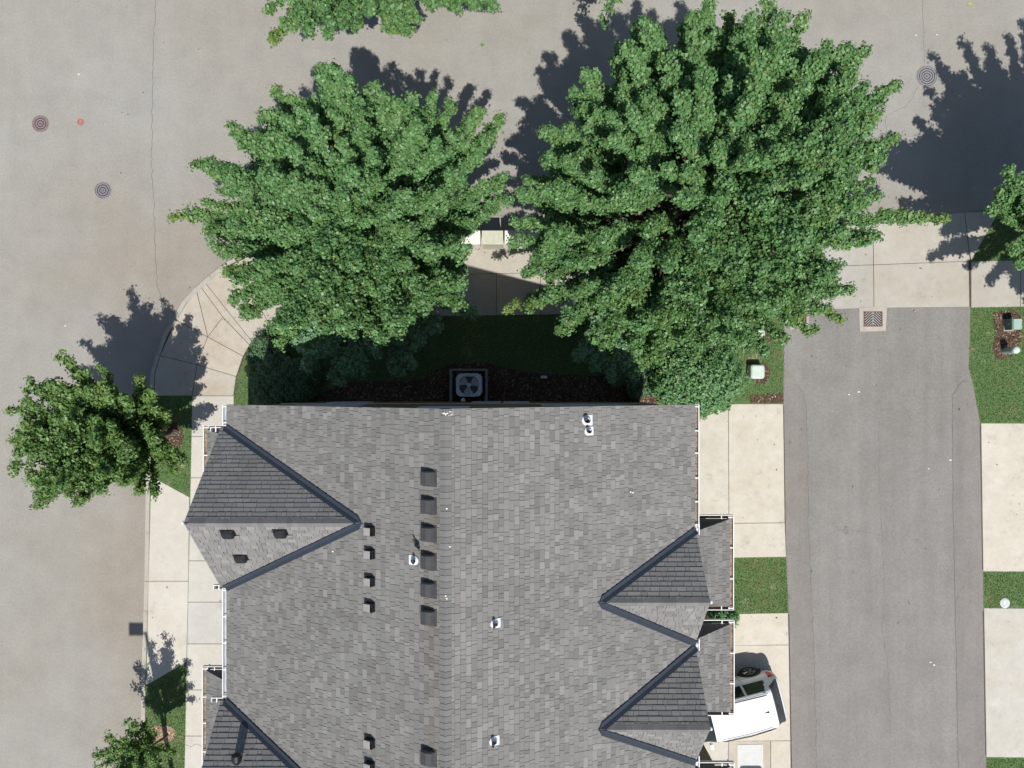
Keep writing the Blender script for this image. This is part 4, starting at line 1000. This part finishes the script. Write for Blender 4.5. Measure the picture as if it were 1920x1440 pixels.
# ---------------------------------------------------------------- things around the house
# air conditioner and its screen
p = G(879, 722, 0.9); ac = thing('air_conditioner', 'pale blue-grey air conditioner with a round fan grille behind the house', 'air conditioner', (p.x, p.y, 0.11))
def rrect(cx, cy, w, d, r, n=5):
    out = []
    for (sx, sy, a0) in ((1,1,0),(-1,1,90),(-1,-1,180),(1,-1,270)):
        for k in range(n):
            t = math.radians(a0+90*k/(n-1)); out.append((cx+sx*(w/2-r)+r*math.cos(t), cy+sy*(d/2-r)+r*math.sin(t)))
    return out
R1 = rrect(p.x, p.y, .96, .86, .2); b = MB(); b.prism(R1, 0.12, 0.80)
b.v = b.v; o = b.build('casing', M['acbody'], ac)
n = len(R1); top = MB()
circ = [(p.x+.37*math.cos(math.atan2(y-p.y, x-p.x)), p.y+.37*math.sin(math.atan2(y-p.y, x-p.x))) for x, y in R1]
mid = [(p.x+(x-p.x)*.96, p.y+(y-p.y)*.96) for x, y in R1]
top.add([(x, y, .801) for x, y in R1]+[(x, y, .86) for x, y in mid]+[(x, y, .875) for x, y in circ]+[(x, y, .70) for x, y in circ],
        [(k*n+i, k*n+(i+1) % n, (k+1)*n+(i+1) % n, (k+1)*n+i) for k in range(3) for i in range(n)])
top.build('top_cover', M['acbody'], ac)
MB().lathe([(0, .806), (.365, .806)], 28, Matrix.Translation((p.x, p.y, 0))).build('fan_well', M['ventm'], ac)
for k in range(3):
    t0 = math.radians(100+120*k); vs = []
    for i in range(6):
        t = t0+i*0.23; vs += [(p.x+.06*math.cos(t), p.y+.06*math.sin(t), .82+.006*i), (p.x+.345*math.cos(t+.25), p.y+.345*math.sin(t+.25), .82+.009*i)]
    vs2 = [(a, b_, c-.004) for a, b_, c in vs]; nn = len(vs)
    fs = [(2*i, 2*i+1, 2*i+3, 2*i+2) for i in range(5)]+[(nn+2*i+2, nn+2*i+3, nn+2*i+1, nn+2*i) for i in range(5)]
    MB().add(vs+vs2, fs).build('fan_blade', M['white'], ac)
MB().lathe([(0, .875), (.07, .87), (.08, .83), (.08, .81)], 16, Matrix.Translation((p.x, p.y, 0))).build('fan_hub', M['acbody'], ac)
gr = MB()
for r in (.14, .20, .26, .32, .365):
    gr.tube([(p.x+r*math.cos(t), p.y+r*math.sin(t), .885) for t in np.linspace(0, 2*math.pi, 25)], .003, 4, False)
for k in range(12):
    t = k*math.pi/6; gr.tube([(p.x+.07*math.cos(t), p.y+.07*math.sin(t), .892), (p.x+.38*math.cos(t), p.y+.38*math.sin(t), .882)], .003, 4)
gr.build('grille', M['dark'], ac, smooth=True)
sx0, sx1 = G(845, 0, 1.0).x, G(912, 0, 1.0).x; sy0 = G(0, 695, 1.0).y; sy1 = wyn+0.03
scr = thing('air_conditioner_screen', 'grey three-sided timber screen around the air conditioner', 'screen', ((sx0+sx1)/2, sy0, .1))
MB().box((sx0-.04, sy0, .95), (sx1+.04, sy0+.07, 1.0)).build('top_rail', M['wood'], scr)
for x in (sx0, sx1):
    MB().box((x-.04, sy1, .95), (x+.04, sy0-.002, 1.0)).build('top_rail', M['wood'], scr)
    for yy in (sy0-.06, (sy0+sy1)/2, sy1+.02): MB().box((x-.03, yy, .1), (x+.03, yy+.06, .948)).build('post', M['wood'], scr)
    for k in range(6): MB().box((x-.012, sy1+.01, .18+k*.13), (x+.012, sy0-.08, .27+k*.13)).build('slat', M['wood'], scr)
for k in range(6): MB().box((sx0+.05, sy0+.02, .18+k*.13), (sx1-.05, sy0+.045, .27+k*.13)).build('slat', M['wood'], scr)
p = G(1020, 707, .25); b_ = thing('junction_box', 'small pale junction box on a stake in the mulch bed', 'junction box', (p.x, p.y, .1))
MB().cbox((p.x-.12, p.y-.05, .18), (p.x+.12, p.y+.05, .28), .01).build('lid', M['flash'], b_); MB().box((p.x-.1, p.y-.04, .1), (p.x+.1, p.y+.04, .18)).build('body', M['galv'], b_)

# cluster mailboxes
mlab = ['cream cluster mailbox at the left end of the row by the kerb', 'mailbox with the dusty greenish top, second from the left', 'cream cluster mailbox third from the left, partly under maple twigs', 'cream cluster mailbox at the right end, mostly under the maple']
for k in range(4):
    zt = 1.58; xa = G(860+k*43, 0, zt).x; xb = G(860+k*43+40.5, 0, zt).x; yb_ = G(0, 432.5, zt).y; yf = G(0, 458, zt).y
    m = thing('mailbox', mlab[k], 'mailbox', ((xa+xb)/2, (yb_+yf)/2, .12), 'cluster mailboxes beside the sidewalk')
    mt_ = M['mailpaintd'] if k == 1 else M['mailpaint']
    MB().box((xa+.02, yf+.03, .62), (xb-.02, yb_-.02, zt-.06)).build('cabinet', mt_, m)
    vs = [(xa, yf+.005, zt-.075), (xb, yf+.005, zt-.075), (xb, yb_, zt-.04), (xa, yb_, zt-.04), (xa, yf+.005, zt-.045), (xb, yf+.005, zt-.045), (xb-.01, yb_, zt+.0), (xa+.01, yb_, zt+.0)]
    MB().add(vs, [(0,3,2,1),(4,5,6,7),(0,1,5,4),(1,2,6,5),(2,3,7,6),(3,0,4,7)]).build('roof_cap', mt_, m)
    w2 = (xb-xa-.08)/2
    for c in range(2):
        for r in range(5):
            x0 = xa+.035+c*(w2+.01); z0 = .66+r*.165
            d = MB().box((x0, yf+.012, z0), (x0+w2-.01, yf+.029, z0+.155)).build('door', mt_, m)
            MB().lathe([(0, .012), (.012, .012), (.012, 0)], 8, Matrix.Translation((x0+w2-.04, yf+.012, z0+.08)) @ Matrix.Rotation(math.pi/2, 4, 'X')).build('lock', M['galv'], d)
    MB().box(((xa+xb)/2-.14, (yf+yb_)/2-.1, .13), ((xa+xb)/2+.14, (yf+yb_)/2+.1, .62)).build('pedestal', mt_, m)
    MB().box(((xa+xb)/2-.22, (yf+yb_)/2-.17, .118), ((xa+xb)/2+.22, (yf+yb_)/2+.17, .135)).build('base_plate', M['galv'], m)

# utility boxes and pedestals
p = G(1884, 611); t_ = thing('transformer_box', 'green metal transformer box on mulch at the right edge', 'transformer box', (p.x, p.y, .1))
x0 = G(1878, 0).x; x1 = x0+.31; y0, y1 = G(0, 620).y, G(0, 600).y
MB().box((x0-.03, y0-.03, .1), (x1+.03, y1+.03, .16)).build('pad', M['kerb'], t_)
MB().cbox((x0, y0, .16), (x1, y1, .56), .03).build('body', M['utilityd'], t_)
vs = [(x0-.01, y0-.01, .562), (x1+.01, y0-.01, .562), (x1+.01, y1+.01, .562), (x0-.01, y1+.01, .562), (x0+.02, y0+.02, .62), (x1-.02, y0+.02, .66), (x1-.02, y1-.02, .66), (x0+.02, y1-.02, .62)]
MB().add(vs, [(0,3,2,1),(4,5,6,7),(0,1,5,4),(1,2,6,5),(2,3,7,6),(3,0,4,7)]).build('lid', M['utility'], t_)
MB().box((x0-.025, (y0+y1)/2-.03, .34), (x0-.001, (y0+y1)/2+.03, .44)).build('hasp', M['galv'], t_)
p = G(1880, 658); t_ = thing('cable_pedestal', 'pale green round cable pedestal standing in mulch right of the alley', 'pedestal', (p.x, p.y, .1))
MB().lathe([(.125, .1), (.125, .70)], 24, Matrix.Translation((p.x, p.y, 0))).build('tube', M['utility'], t_, smooth=True)
MB().lathe([(.135, .62), (.135, .72), (.12, .76), (.06, .78), (0, .785)], 24, Matrix.Translation((p.x, p.y, 0))).build('cap', M['utilityw'], t_, smooth=True)
MB().box((p.x-.04, p.y-.14, .3), (p.x+.04, p.y-.122, .4)).build('plate', M['galv'], t_)
for (px, py, hh_, lab, w_, mt_) in ((1421, 697, .55, 'faded pale green utility box on the grass between laurel and alley', .52, 'utilityw'), (1427, 625, .45, 'small pale utility box half hidden under maple leaves near the drain', .30, 'utilityw')):
    p = G(px, py, hh_); t_ = thing('utility_box', lab, 'utility box', (p.x, p.y, .1))
    b = MB(); R = rrect(p.x, p.y, w_, w_*1.0, .1, 4); R2 = rrect(p.x, p.y, w_*.8, w_*.8, .09, 4); n = len(R)
    b.prism(R, .1, hh_-.08).build('body', M[mt_], t_)
    b = MB(); b.add([(x, y, hh_-.079) for x, y in R]+[(x, y, hh_-.02) for x, y in [(p.x+(x-p.x)*.97, p.y+(y-p.y)*.97) for x, y in R]]+[(x, y, hh_+.02) for x, y in R2], [tuple(range(2*n, 3*n))]+[(k*n+i, k*n+(i+1) % n, (k+1)*n+(i+1) % n, (k+1)*n+i) for k in range(2) for i in range(n)])
    b.build('cover', M[mt_], t_)

# manholes
def manhole(px, py, r, lab, mat, z=0.0, rings=3):
    p = G(px, py); m = thing('manhole_cover', lab, 'manhole cover', (p.x, p.y, z), 'round iron covers in the asphalt')
    T0 = Matrix.Translation((p.x, p.y, z))
    MB().lathe([(r, .0), (r, .007), (r*.90, .009), (r*.90, .001)], 36, T0).build('frame', M[mat], m)
    MB().lathe([(r*.89, .0035), (0, .0035)], 36, T0).build('lid', M['irondark'], m)
    b = MB()
    for k in range(rings):
        a = r*.84*(k+.55)/rings; b.lathe([(a, .003), (a, .009), (a+r*.11, .009), (a+r*.11, .003)], 36, T0)
    b.lathe([(r*.06, .009), (0, .009)], 12, T0)
    for k in range(2): 
        t = k*math.pi+.6; b.box((p.x+r*.7*math.cos(t)-.015, p.y+r*.7*math.sin(t)-.015, z+.009), (p.x+r*.7*math.cos(t)+.015, p.y+r*.7*math.sin(t)+.015, z+.012))
    b.build('ring_pattern', M[mat], m)
manhole(76, 232, .325, 'reddish ringed manhole cover near the left edge', 'ironred')
manhole(193, 357, .325, 'grey ringed manhole cover below the reddish one', 'iron')
manhole(1738, 143, .41, 'largest manhole cover, beside the tree shadow top right', 'iron', rings=4)
manhole(1648, 295, .36, 'manhole cover half hidden under the right maple twigs', 'iron')
p = G(151, 229); v_ = thing('valve_cover', 'small faded red round valve cover right of the reddish manhole', 'valve cover', (p.x, p.y, 0))
MB().lathe([(.145, 0), (.145, .006), (0, .007)], 24, Matrix.Translation((p.x, p.y, 0))).build('lid', M['pink'], v_)
b = MB(); b.lathe([(.10, .007), (.10, .010), (.08, .010), (.08, .007)], 24, Matrix.Translation((p.x, p.y, 0))); b.box((p.x-.05, p.y-.012, .007), (p.x+.05, p.y+.012, .010)); b.build('rib', M['rust'], v_)
# drains
p = G(1634, 598); d = thing('storm_drain', 'square storm drain grate with a pale concrete collar in the alley', 'drain', (p.x, p.y, .1))
q = [Vector(G(x, y)) for x, y in ((1609,578),(1659,576),(1660,595),(1658,621),(1610,622))]
def ringprism(outer, inner, z0, z1, name, mat, par):
    n = 4; vs = [(*o_, z) for z in (z0, z1) for o_ in outer]+[(*i_, z) for z in (z0, z1) for i_ in inner]
    fs = []
    for i in range(4):
        j = (i+1) % 4; fs += [(4+i, 4+j, 12+j, 12+i), (i, j, 4+j, 4+i), (8+j, 8+i, 12+i, 12+j)]
    return MB().add(vs, fs).build(name, mat, par)
ou = gp([(1609,622),(1658,621),(1660,576),(1608,577)]); inn = gp([(1616,613),(1652,613),(1652,584),(1616,584)]); inn2 = gp([(1618,611),(1650,611),(1650,586),(1618,586)])
ringprism(ou, inn, .09, .116, 'collar', M['ramp'], d); ringprism(inn, inn2, .07, .114, 'frame', M['rust'], d)
MB().prism(inn2, .02, .101).build('pit', M['dark'], d)
x0, y0 = inn2[0]; x1, y1 = inn2[2]; xm = (x0+x1)/2
MB().box((xm-.015, y0, .102), (xm+.015, y1, .112)).build('bar', M['galv'], d)
for s in (-1, 1):
    for k in range(-4, 8):
        pa = Vector((xm+s*.015, y0+k*.098)); pb = Vector((xm+s*.305, y0+k*.098-.27))
        a_ = (pa.x, pa.y); b_2 = (pb.x, pb.y)
        # clip to the frame in y
        def atY(Y): t = (Y-pa.y)/(pb.y-pa.y); return (pa.x+(pb.x-pa.x)*t, Y)
        if pb.y >= y1 or pa.y <= y0+.02: continue
        if pa.y > y1: a_ = atY(y1)
        if pb.y < y0: b_2 = atY(y0)
        A_, B_ = Vector(a_), Vector(b_2)
        if (B_-A_).length < .04: continue
        dd = (B_-A_).normalized(); nn_ = Vector((-dd.y, dd.x))*.016
        MB().prism([tuple(A_+nn_), tuple(A_-nn_), tuple(B_-nn_), tuple(B_+nn_)], .100, .1115).build('bar', M['galv'], d)
p = G(1497, 597); d = thing('storm_drain', 'rusty rectangular drain grate half under the right maple at the alley corner', 'drain', (p.x, p.y, .1))
ou = gp([(1479,618),(1514,618),(1514,585),(1479,585)]); inn = gp([(1482,608),(1510,608),(1510,588),(1482,588)])
ringprism(ou, inn, .09, .116, 'collar', M['ramp'], d); MB().prism(inn, .02, .101).build('pit', M['dark'], d)
x0, y0 = inn[0]; x1, y1 = inn[2]
for k in range(9): MB().box((x0+.02+k*.064, y0+.01, .1005), (x0+.045+k*.064, y1-.01, .112)).build('bar', M['rust'], d)
MB().box((x0, y1-.09, .112), (x1, y1-.06, .116)).build('cross_bar', M['rust'], d)

# sprinkler-like round white grate on the right grass
p = G(1880, 1129); t_ = thing('cleanout_cover', 'white speckled round cover in the grass strip right of the alley', 'cover', (p.x, p.y, .1))
MB().lathe([(.19, .1), (.19, .125), (.15, .14), (0, .143)], 22, Matrix.Translation((p.x, p.y, 0))).build('ring', M['vault'], t_)
b = MB()
for k in range(16):
    t = random.uniform(0, 6.28); r = random.uniform(0, .13); b.lathe([(0, .012), (.02, .008), (.022, 0)], 6, Matrix.Translation((p.x+r*math.cos(t), p.y+r*math.sin(t), .142)))
b.build('pebbles', M['white'], t_, 'stuff')

# street lamp below the frame: its shadow falls on the street edge
p = G(329, 1462); lp = thing('street_lamp', 'tall dark street lamp by the left kerb, seen by its shadow', 'street lamp', (p.x, p.y, .1))
HT = 10.6
MB().lathe([(.16, .1), (.16, .16), (.11, .22), (.09, .3), (.055, HT), (0, HT+.02)], 14, Matrix.Translation((p.x, p.y, 0))).build('pole', M['dark'], lp)
MB().tube([(p.x, p.y, HT-.1), (p.x-.15, p.y, HT+.05), (p.x-.3, p.y, HT+.08)], .035, 8).build('arm', M['dark'], lp)
MB().cbox((p.x-.68, p.y-.22, HT), (p.x-.12, p.y+.22, HT+.16), .05).build('lamp_head', M['dark'], lp)
# cart below the frame
p = G(1410, 1476); ct = thing('wheeled_bin', 'dark wheeled bin on the driveway at the bottom edge, its shadow on the vault lid', 'bin', (p.x, p.y, .12))
x0, x1, y0, y1 = p.x-.38, p.x+.38, p.y-.36, p.y+.36
vs = [(x0+.08, y0+.08, .2), (x1-.08, y0+.08, .2), (x1-.08, y1-.08, .2), (x0+.08, y1-.08, .2), (x0, y0, 1.0), (x1, y0, 1.0), (x1, y1, 1.0), (x0, y1, 1.0)]
MB().add(vs, [(0,3,2,1),(4,5,6,7),(0,1,5,4),(1,2,6,5),(2,3,7,6),(3,0,4,7)]).build('body', M['cart'], ct)
MB().prism(rrect(p.x, p.y, .82, .78, .1), 1.002, 1.06).build('lid', M['cart'], ct)
for s in (-1, 1): MB().lathe([(0, -.03), (.12, -.03), (.12, .03), (0, .03)], 14, Matrix.Translation((p.x+s*.34, y0+.1, .24)) @ Matrix.Rotation(math.pi/2, 4, 'Y')).build('wheel', M['tyre'], ct)
# bird
p = on(783, 1021, zl)+Vector((0, 0, .03)); bd = thing('bird', 'small black bird standing on the roof left of the vents', 'bird', p)
dv = Vector((.55, -.83, 0)).normalized(); sd = dv.cross(Vector((0, 0, 1)))
def B(a, z, s_=0): return p+dv*a*.75+Vector((0, 0, z*.6))+sd*s_*.75
MB().tube([B(-.13,.10), B(-.07,.11), B(0,.12), B(.06,.14), B(.10,.18), B(.14,.19), B(.185,.18)], [.009, .026, .036, .032, .022, .018, .003], 10).build('body', M['bird'], bd, smooth=True)
MB().add([B(-.09,.11,-.02), B(-.09,.11,.02), B(-.24,.09,.035), B(-.24,.09,-.035), B(-.09,.09), B(-.24,.075)], [(0,1,2,3),(4,5,2,1),(3,5,4,0),(2,5,3)]).build('tail', M['bird'], bd)
for s_ in (-1, 1):
    MB().tube([B(0,.09,s_*.02), B(0,-.03,s_*.02)], .004, 5).build('leg', M['bird'], bd)
    MB().tube([B(.05,.14,s_*.045), B(0,.13,s_*.055), B(-.14,.11,s_*.03)], [.008, .02, .003], 6).build('wing', M['bird'], bd)
# fallen leaves on the street
for (px, py, c, lab) in ((1819, 8, (0.45, 0.42, 0.08), 'yellow fallen leaf on the top street near the right'), (905, 84, (0.12, 0.25, 0.05), 'green fallen leaf on the street above the left maple')):
    p = G(px, py); P1 = np.array([[p.x, p.y, .02]]); m_ = MB(); s = .2
    vs = [(p.x+s*(a-.5), p.y+s*b_, .008+.03*abs(b_)) for a, b_, _ in LT]
    o = m_.add(vs, [(0,5,4,3,2,1)][:0]+[tuple(f) for f in LF], c).build('fallen_leaf', M['leaf'], None, tint=True); tag(o, lab, 'leaf')
nl = 420; q = np.stack([rng.uniform(-15, 19, nl), rng.uniform(-9, 14.2, nl)], 1)
keep = []
for x_, y_ in q:
    px, py = 960+x_*50, 720-y_*50
    if 560 < px < 1210 and py > 745 or (py > 745 and 425 < px < 1215): continue
    z_ = 0.012 if (py < 415 or px < 270) else 0.137
    if z_ < .1 and rng.random() < .35: continue
    keep.append((x_, y_, z_))
keep = np.array(keep); nk = len(keep)
lc = np.array([(0.20,0.15,0.06),(0.11,0.075,0.04),(0.10,0.17,0.04),(0.26,0.22,0.08)])[rng.integers(0, 4, nk)]
leaves('leaf_litter', keep, np.tile((0, 0, 1.0), (nk, 1)), 0.035+0.06*rng.random(nk)**2, lc, M['leafsh'], None, LT2, LF2, 0.25)
for i, (px, py) in enumerate(((148,139),(1757,65),(1718,66),(122,611),(1608,735),(1738,878),(1742,1240),(1748,1245),(1590,740),(1779,862))):
    p = G(px, py); z = .104 if py > 578 and px > 1470 else .002
    n_ = 7; q = [(p.x+random.uniform(.02,.06)*math.cos(t), p.y+random.uniform(.012,.035)*math.sin(t)) for t in np.linspace(0, 6.28, n_, endpoint=False)]
    MB().prism(q, z-.01, z+.005).build('paint_fleck', M['stain'], al if z > .05 else road)

# ---------------------------------------------------------------- car
def car(rear, ang, zg_=0.12):
    th = thing('parked_car', 'white compact crossover car parked nose-in under the garage roofs', 'car', (rear.x, rear.y, zg_))
    ca, sa = math.cos(ang), math.sin(ang)
    def W(x, y, z): return Vector((rear.x-ca*x-sa*(-y)*-1*-1 if False else rear.x-ca*x+sa*y, rear.y-sa*x-ca*y, zg_+z))   # x forward from the tail, +y = car's right... south side
    X = [0, .03, .08, .14, .22, .34, .48, .60, .75, 1.2, 1.8, 2.5, 2.82, 3.06, 3.28, 3.42, 3.72, 4.05, 4.25, 4.38, 4.45]
    ZT = [.86, .97, 1.02, 1.07, 1.17, 1.33, 1.50, 1.585, 1.62, 1.655, 1.66, 1.64, 1.57, 1.38, 1.15, 1.06, 1.02, .96, .88, .76, .60]
    WD = [.58, .74, .82, .865, .893, .90, .91, .915, .92, .925, .925, .925, .925, .925, .92, .915, .90, .87, .82, .72, .58]
    ZB = [.40, .34, .30, .28, .26, .24, .22, .21, .2, .2, .2, .2, .2, .2, .2, .2, .2, .22, .25, .30, .38]
    xs = np.concatenate([np.linspace(0, .8, 26), np.linspace(.85, 2.5, 20), np.linspace(2.55, 4.45, 32)])
    def sm(a): 
        f = np.interp(xs, X, a); g = f.copy(); g[1:-1] = (f[:-2]+2*f[1:-1]+f[2:])/4; return g
    zt, wd, zb = sm(ZT), sm(WD), sm(ZB)
    yc = np.array([.84, .93, .98, 1.0, .995, .97, .92, .855, .79, .745, .70, .60, .40, .20, 0]); zc = np.array([.0, .06, .16, .30, .42, .52, .585, .70, .82, .90, .945, .975, .99, .998, 1.0])
    yh = np.array([.84, .93, .98, 1.0, .995, .985, .97, .95, .92, .87, .78, .62, .42, .20, 0]); zh = np.array([.0, .08, .22, .42, .58, .70, .79, .86, .91, .945, .965, .98, .99, .998, 1.0])
    K = len(yc); Gd = []
    for i, x in enumerate(xs):
        t = min(1, max(0, (zt[i]-1.0)/.45)); t = t*t*(3-2*t)
        yy = (yc*t+yh*(1-t))*wd[i]; zz = zb[i]+(zt[i]-zb[i])*(zc*t+zh*(1-t)); Gd.append([(x, yy[k], zz[k]) for k in range(K)])
    full = [[*[(x, -y, z) for x, y, z in row], *[(x, y, z) for x, y, z in row[-2::-1]]] for row in Gd]   # -y side first = north
    n = len(full[0]); vs = [W(*p) for row in full for p in row]; fs = []
    for i in range(len(full)-1):
        for k in range(n-1): fs.append((i*n+k, (i+1)*n+k, (i+1)*n+k+1, i*n+k+1))
    fs.append(tuple(range(n))); m0 = (len(full)-1)*n; fs.append(tuple(range(m0, m0+n))[::-1])
    fs.append
    body = MB().add(vs, fs).build('body', M['carpaint'], th, smooth=True)
    A = np.array(full)
    def patch(name, mat, test, off=.006, parent=th):
        vv = []; ff = []; idx = {}
        def vid(i, k):
            if (i, k) in idx: return idx[(i, k)]
            i0, i1, k0, k1 = max(i-1, 0), min(i+1, len(A)-1), max(k-1, 0), min(k+1, n-1)
            nr = np.cross(A[i1, k]-A[i0, k], A[i, k1]-A[i, k0]); nr = nr/ max(1e-9, np.linalg.norm(nr))
            c = A[i, k]; ctr = np.array((c[0], 0, .7))
            if np.dot(nr, c-ctr) < 0: nr = -nr
            idx[(i, k)] = len(vv); vv.append(W(*(c+nr*off))); return idx[(i, k)]
        for i in range(len(A)-1):
            for k in range(n-1):
                c = (A[i, k]+A[i+1, k]+A[i+1, k+1]+A[i, k+1])/4
                if test(c[0], c[1], c[2], i, k): ff.append((vid(i, k), vid(i+1, k), vid(i+1, k+1), vid(i, k+1)))
        return MB().add(vv, ff).build(name, M[mat], parent, smooth=True)
    km = n//2
    for s in (0, 1):
        ks = (lambda k: k) if s == 0 else (lambda k: n-2-k)
        patch('side_window', 'glass', lambda x, y, z, i, k: 6 <= ks(k) <= 8 and .62+.25*(z-1.1) < x < 1.35 )
        patch('side_window', 'glass', lambda x, y, z, i, k: 6 <= ks(k) <= 8 and 1.42 < x < 2.25)
        patch('side_window', 'glass', lambda x, y, z, i, k: 6 <= ks(k) <= 8 and 2.32 < x < 3.12-(z-1.1)*.6)
        patch('tail_light', 'redlens', lambda x, y, z, i, k: 3 <= ks(k) <= 5 and .0 < x < .34, .008)
        patch('head_light', 'headlens', lambda x, y, z, i, k: 4 <= ks(k) <= 6 and 4.05 < x < 4.4, .008)
    patch('rear_window', 'glass', lambda x, y, z, i, k: .12 < x < .50 and 8 <= min(k, n-2-k))
    patch('windscreen', 'glass', lambda x, y, z, i, k: 2.80 < x < 3.34 and 8 <= min(k, n-2-k))
    MB().tube([W(.005, -.55, .45), W(-.01, 0, .44), W(.005, .55, .45)], .05, 8).build('bumper_trim', M['dark'], th)
    for s in (-1, 1):
        MB().tube([W(.72, s*.60, 1.63), W(.85, s*.61, 1.665), W(1.6, s*.635, 1.70), W(2.5, s*.62, 1.665), W(2.62, s*.61, 1.62)], [.012, .02, .02, .02, .012], 8).build('roof_rail', M['dark'], th, smooth=True)
        MB().tube([W(.66, s*.64, 1.605), W(1.6, s*.665, 1.66), W(2.4, s*.65, 1.60)], .008, 6).build('rail_channel', M['dark'], th)
        m_ = MB().cbox((0, 0, 0), (.18, .11, .12), .03)
        mm = MB(); c = Vector((2.95, s*1.03, 1.02))
        mm.add([W(c.x+a, c.y+b_, c.z+cc) for a, b_, cc in ((-.06,-.1,-.06),(.06,-.1,-.06),(.06,.1,-.06),(-.06,.1,-.06),(-.05,-.09,.07),(.04,-.08,.07),(.04,.08,.07),(-.05,.09,.07))],
               [(0,3,2,1),(4,5,6,7),(0,1,5,4),(1,2,6,5),(2,3,7,6),(3,0,4,7)]).build('side_mirror', M['carpaint'], th)
        for xw in (.86, 3.52):
            cw = Vector((xw, s*.86, .335))
            # wheel arch: dark crescent on the flank
            arch = MB(); vv = []; 
            for t in np.linspace(-.15, math.pi+.15, 22):
                for r in (.355, .43): vv.append(W(xw+r*math.cos(t), s*(.936-.004*(r > .4)), .335+r*math.sin(t)))
            vv2 = []
            for t in np.linspace(-.15, math.pi+.15, 22):
                for r in (.355, .43): vv2.append(W(xw+r*math.cos(t), s*.80, .335+r*math.sin(t)))
            nv = len(vv); ff = []
            for i in range(21): ff += [(2*i, 2*i+2, 2*i+3, 2*i+1), (2*i, nv+2*i, nv+2*i+2, 2*i+2), (2*i+1, 2*i+3, nv+2*i+3, nv+2*i+1)]
            arch.add(vv+vv2, ff).build('wheel_arch', M['dark'], th)
            wh = MB(); vv = []; ff = []; m2 = 32
            prof = [(.20, .80), (.335, .81), (.345, .85), (.345, .91), (.33, .945), (.27, .95), (.235, .94), (.225, .90), (0.0, .90)]
            for r, yy in prof:
                for k in range(m2): t = 2*math.pi*k/m2; vv.append(W(xw+r*math.cos(t), s*yy, .335+r*math.sin(t)))
            for i in range(len(prof)-1):
                for k in range(m2): k2 = (k+1) % m2; ff.append((i*m2+k, i*m2+k2, (i+1)*m2+k2, (i+1)*m2+k))
            w_ = wh.add(vv, ff).build('wheel', M['tyre'], th)
            rim = MB()
            for k in range(5):
                t = 2*math.pi*k/5+.3
                for dt in (-.13, .13):
                    pa = W(xw+.045*math.cos(t+dt), s*.935, .335+.045*math.sin(t+dt)); pb = W(xw+.225*math.cos(t+dt*.9), s*.935, .335+.225*math.sin(t+dt*.9))
                    rim.tube([pa, pb], [.016, .020], 5)
            rim.tube([W(xw+.23*math.cos(t), s*.938, .335+.23*math.sin(t)) for t in np.linspace(0, 2*math.pi, 29)], .012, 5, False)
            rim.tube([W(xw, s*.92, .335), W(xw, s*.955, .335)], .05, 12)
            rim.build('rim', M['alloy'], w_)
        for xh in (1.30, 2.25): MB().tube([W(xh, s*.925, .95), W(xh+.06, s*.955, .955), W(xh+.17, s*.95, .955), W(xh+.22, s*.925, .95)], .017, 6).build('door_handle', M['carpaint'], th)
        MB().tube([W(1.38, s*.93, .35), W(1.38, s*.94, .6), W(1.37, s*.926, .9)], .004, 4).build('door_gap', M['dark'], th)
    fin = [W(.78, 0, 1.625), W(.98, 0, 1.645), W(.80, 0, 1.70)]; e = Vector((sa, -ca, 0))*.015
    MB().add([fin[0]-e, fin[1]-e*.3, fin[2], fin[0]+e, fin[1]+e*.3], [(0,1,2),(2,4,3),(0,2,3),(0,3,4,1)]).build('antenna_fin', M['dark'], th)
    MB().tube([W(.35, -.05, 1.39), W(.22, .45, 1.23)], .008, 5).build('rear_wiper', M['dark'], th)
    pl = MB(); e2 = .003
    pl.add([W(-.012, -.26, .60), W(-.012, .26, .60), W(-.004, .26, .73), W(-.004, -.26, .73), W(.02, -.26, .60), W(.02, .26, .60), W(.02, .26, .73), W(.02, -.26, .73)], [(0,1,2,3),(0,4,5,1),(3,2,6,7),(0,3,7,4),(1,5,6,2)]).build('number_plate', M['white'], th)
    return th
car(Vector((9.78, -11.30)), math.radians(14))
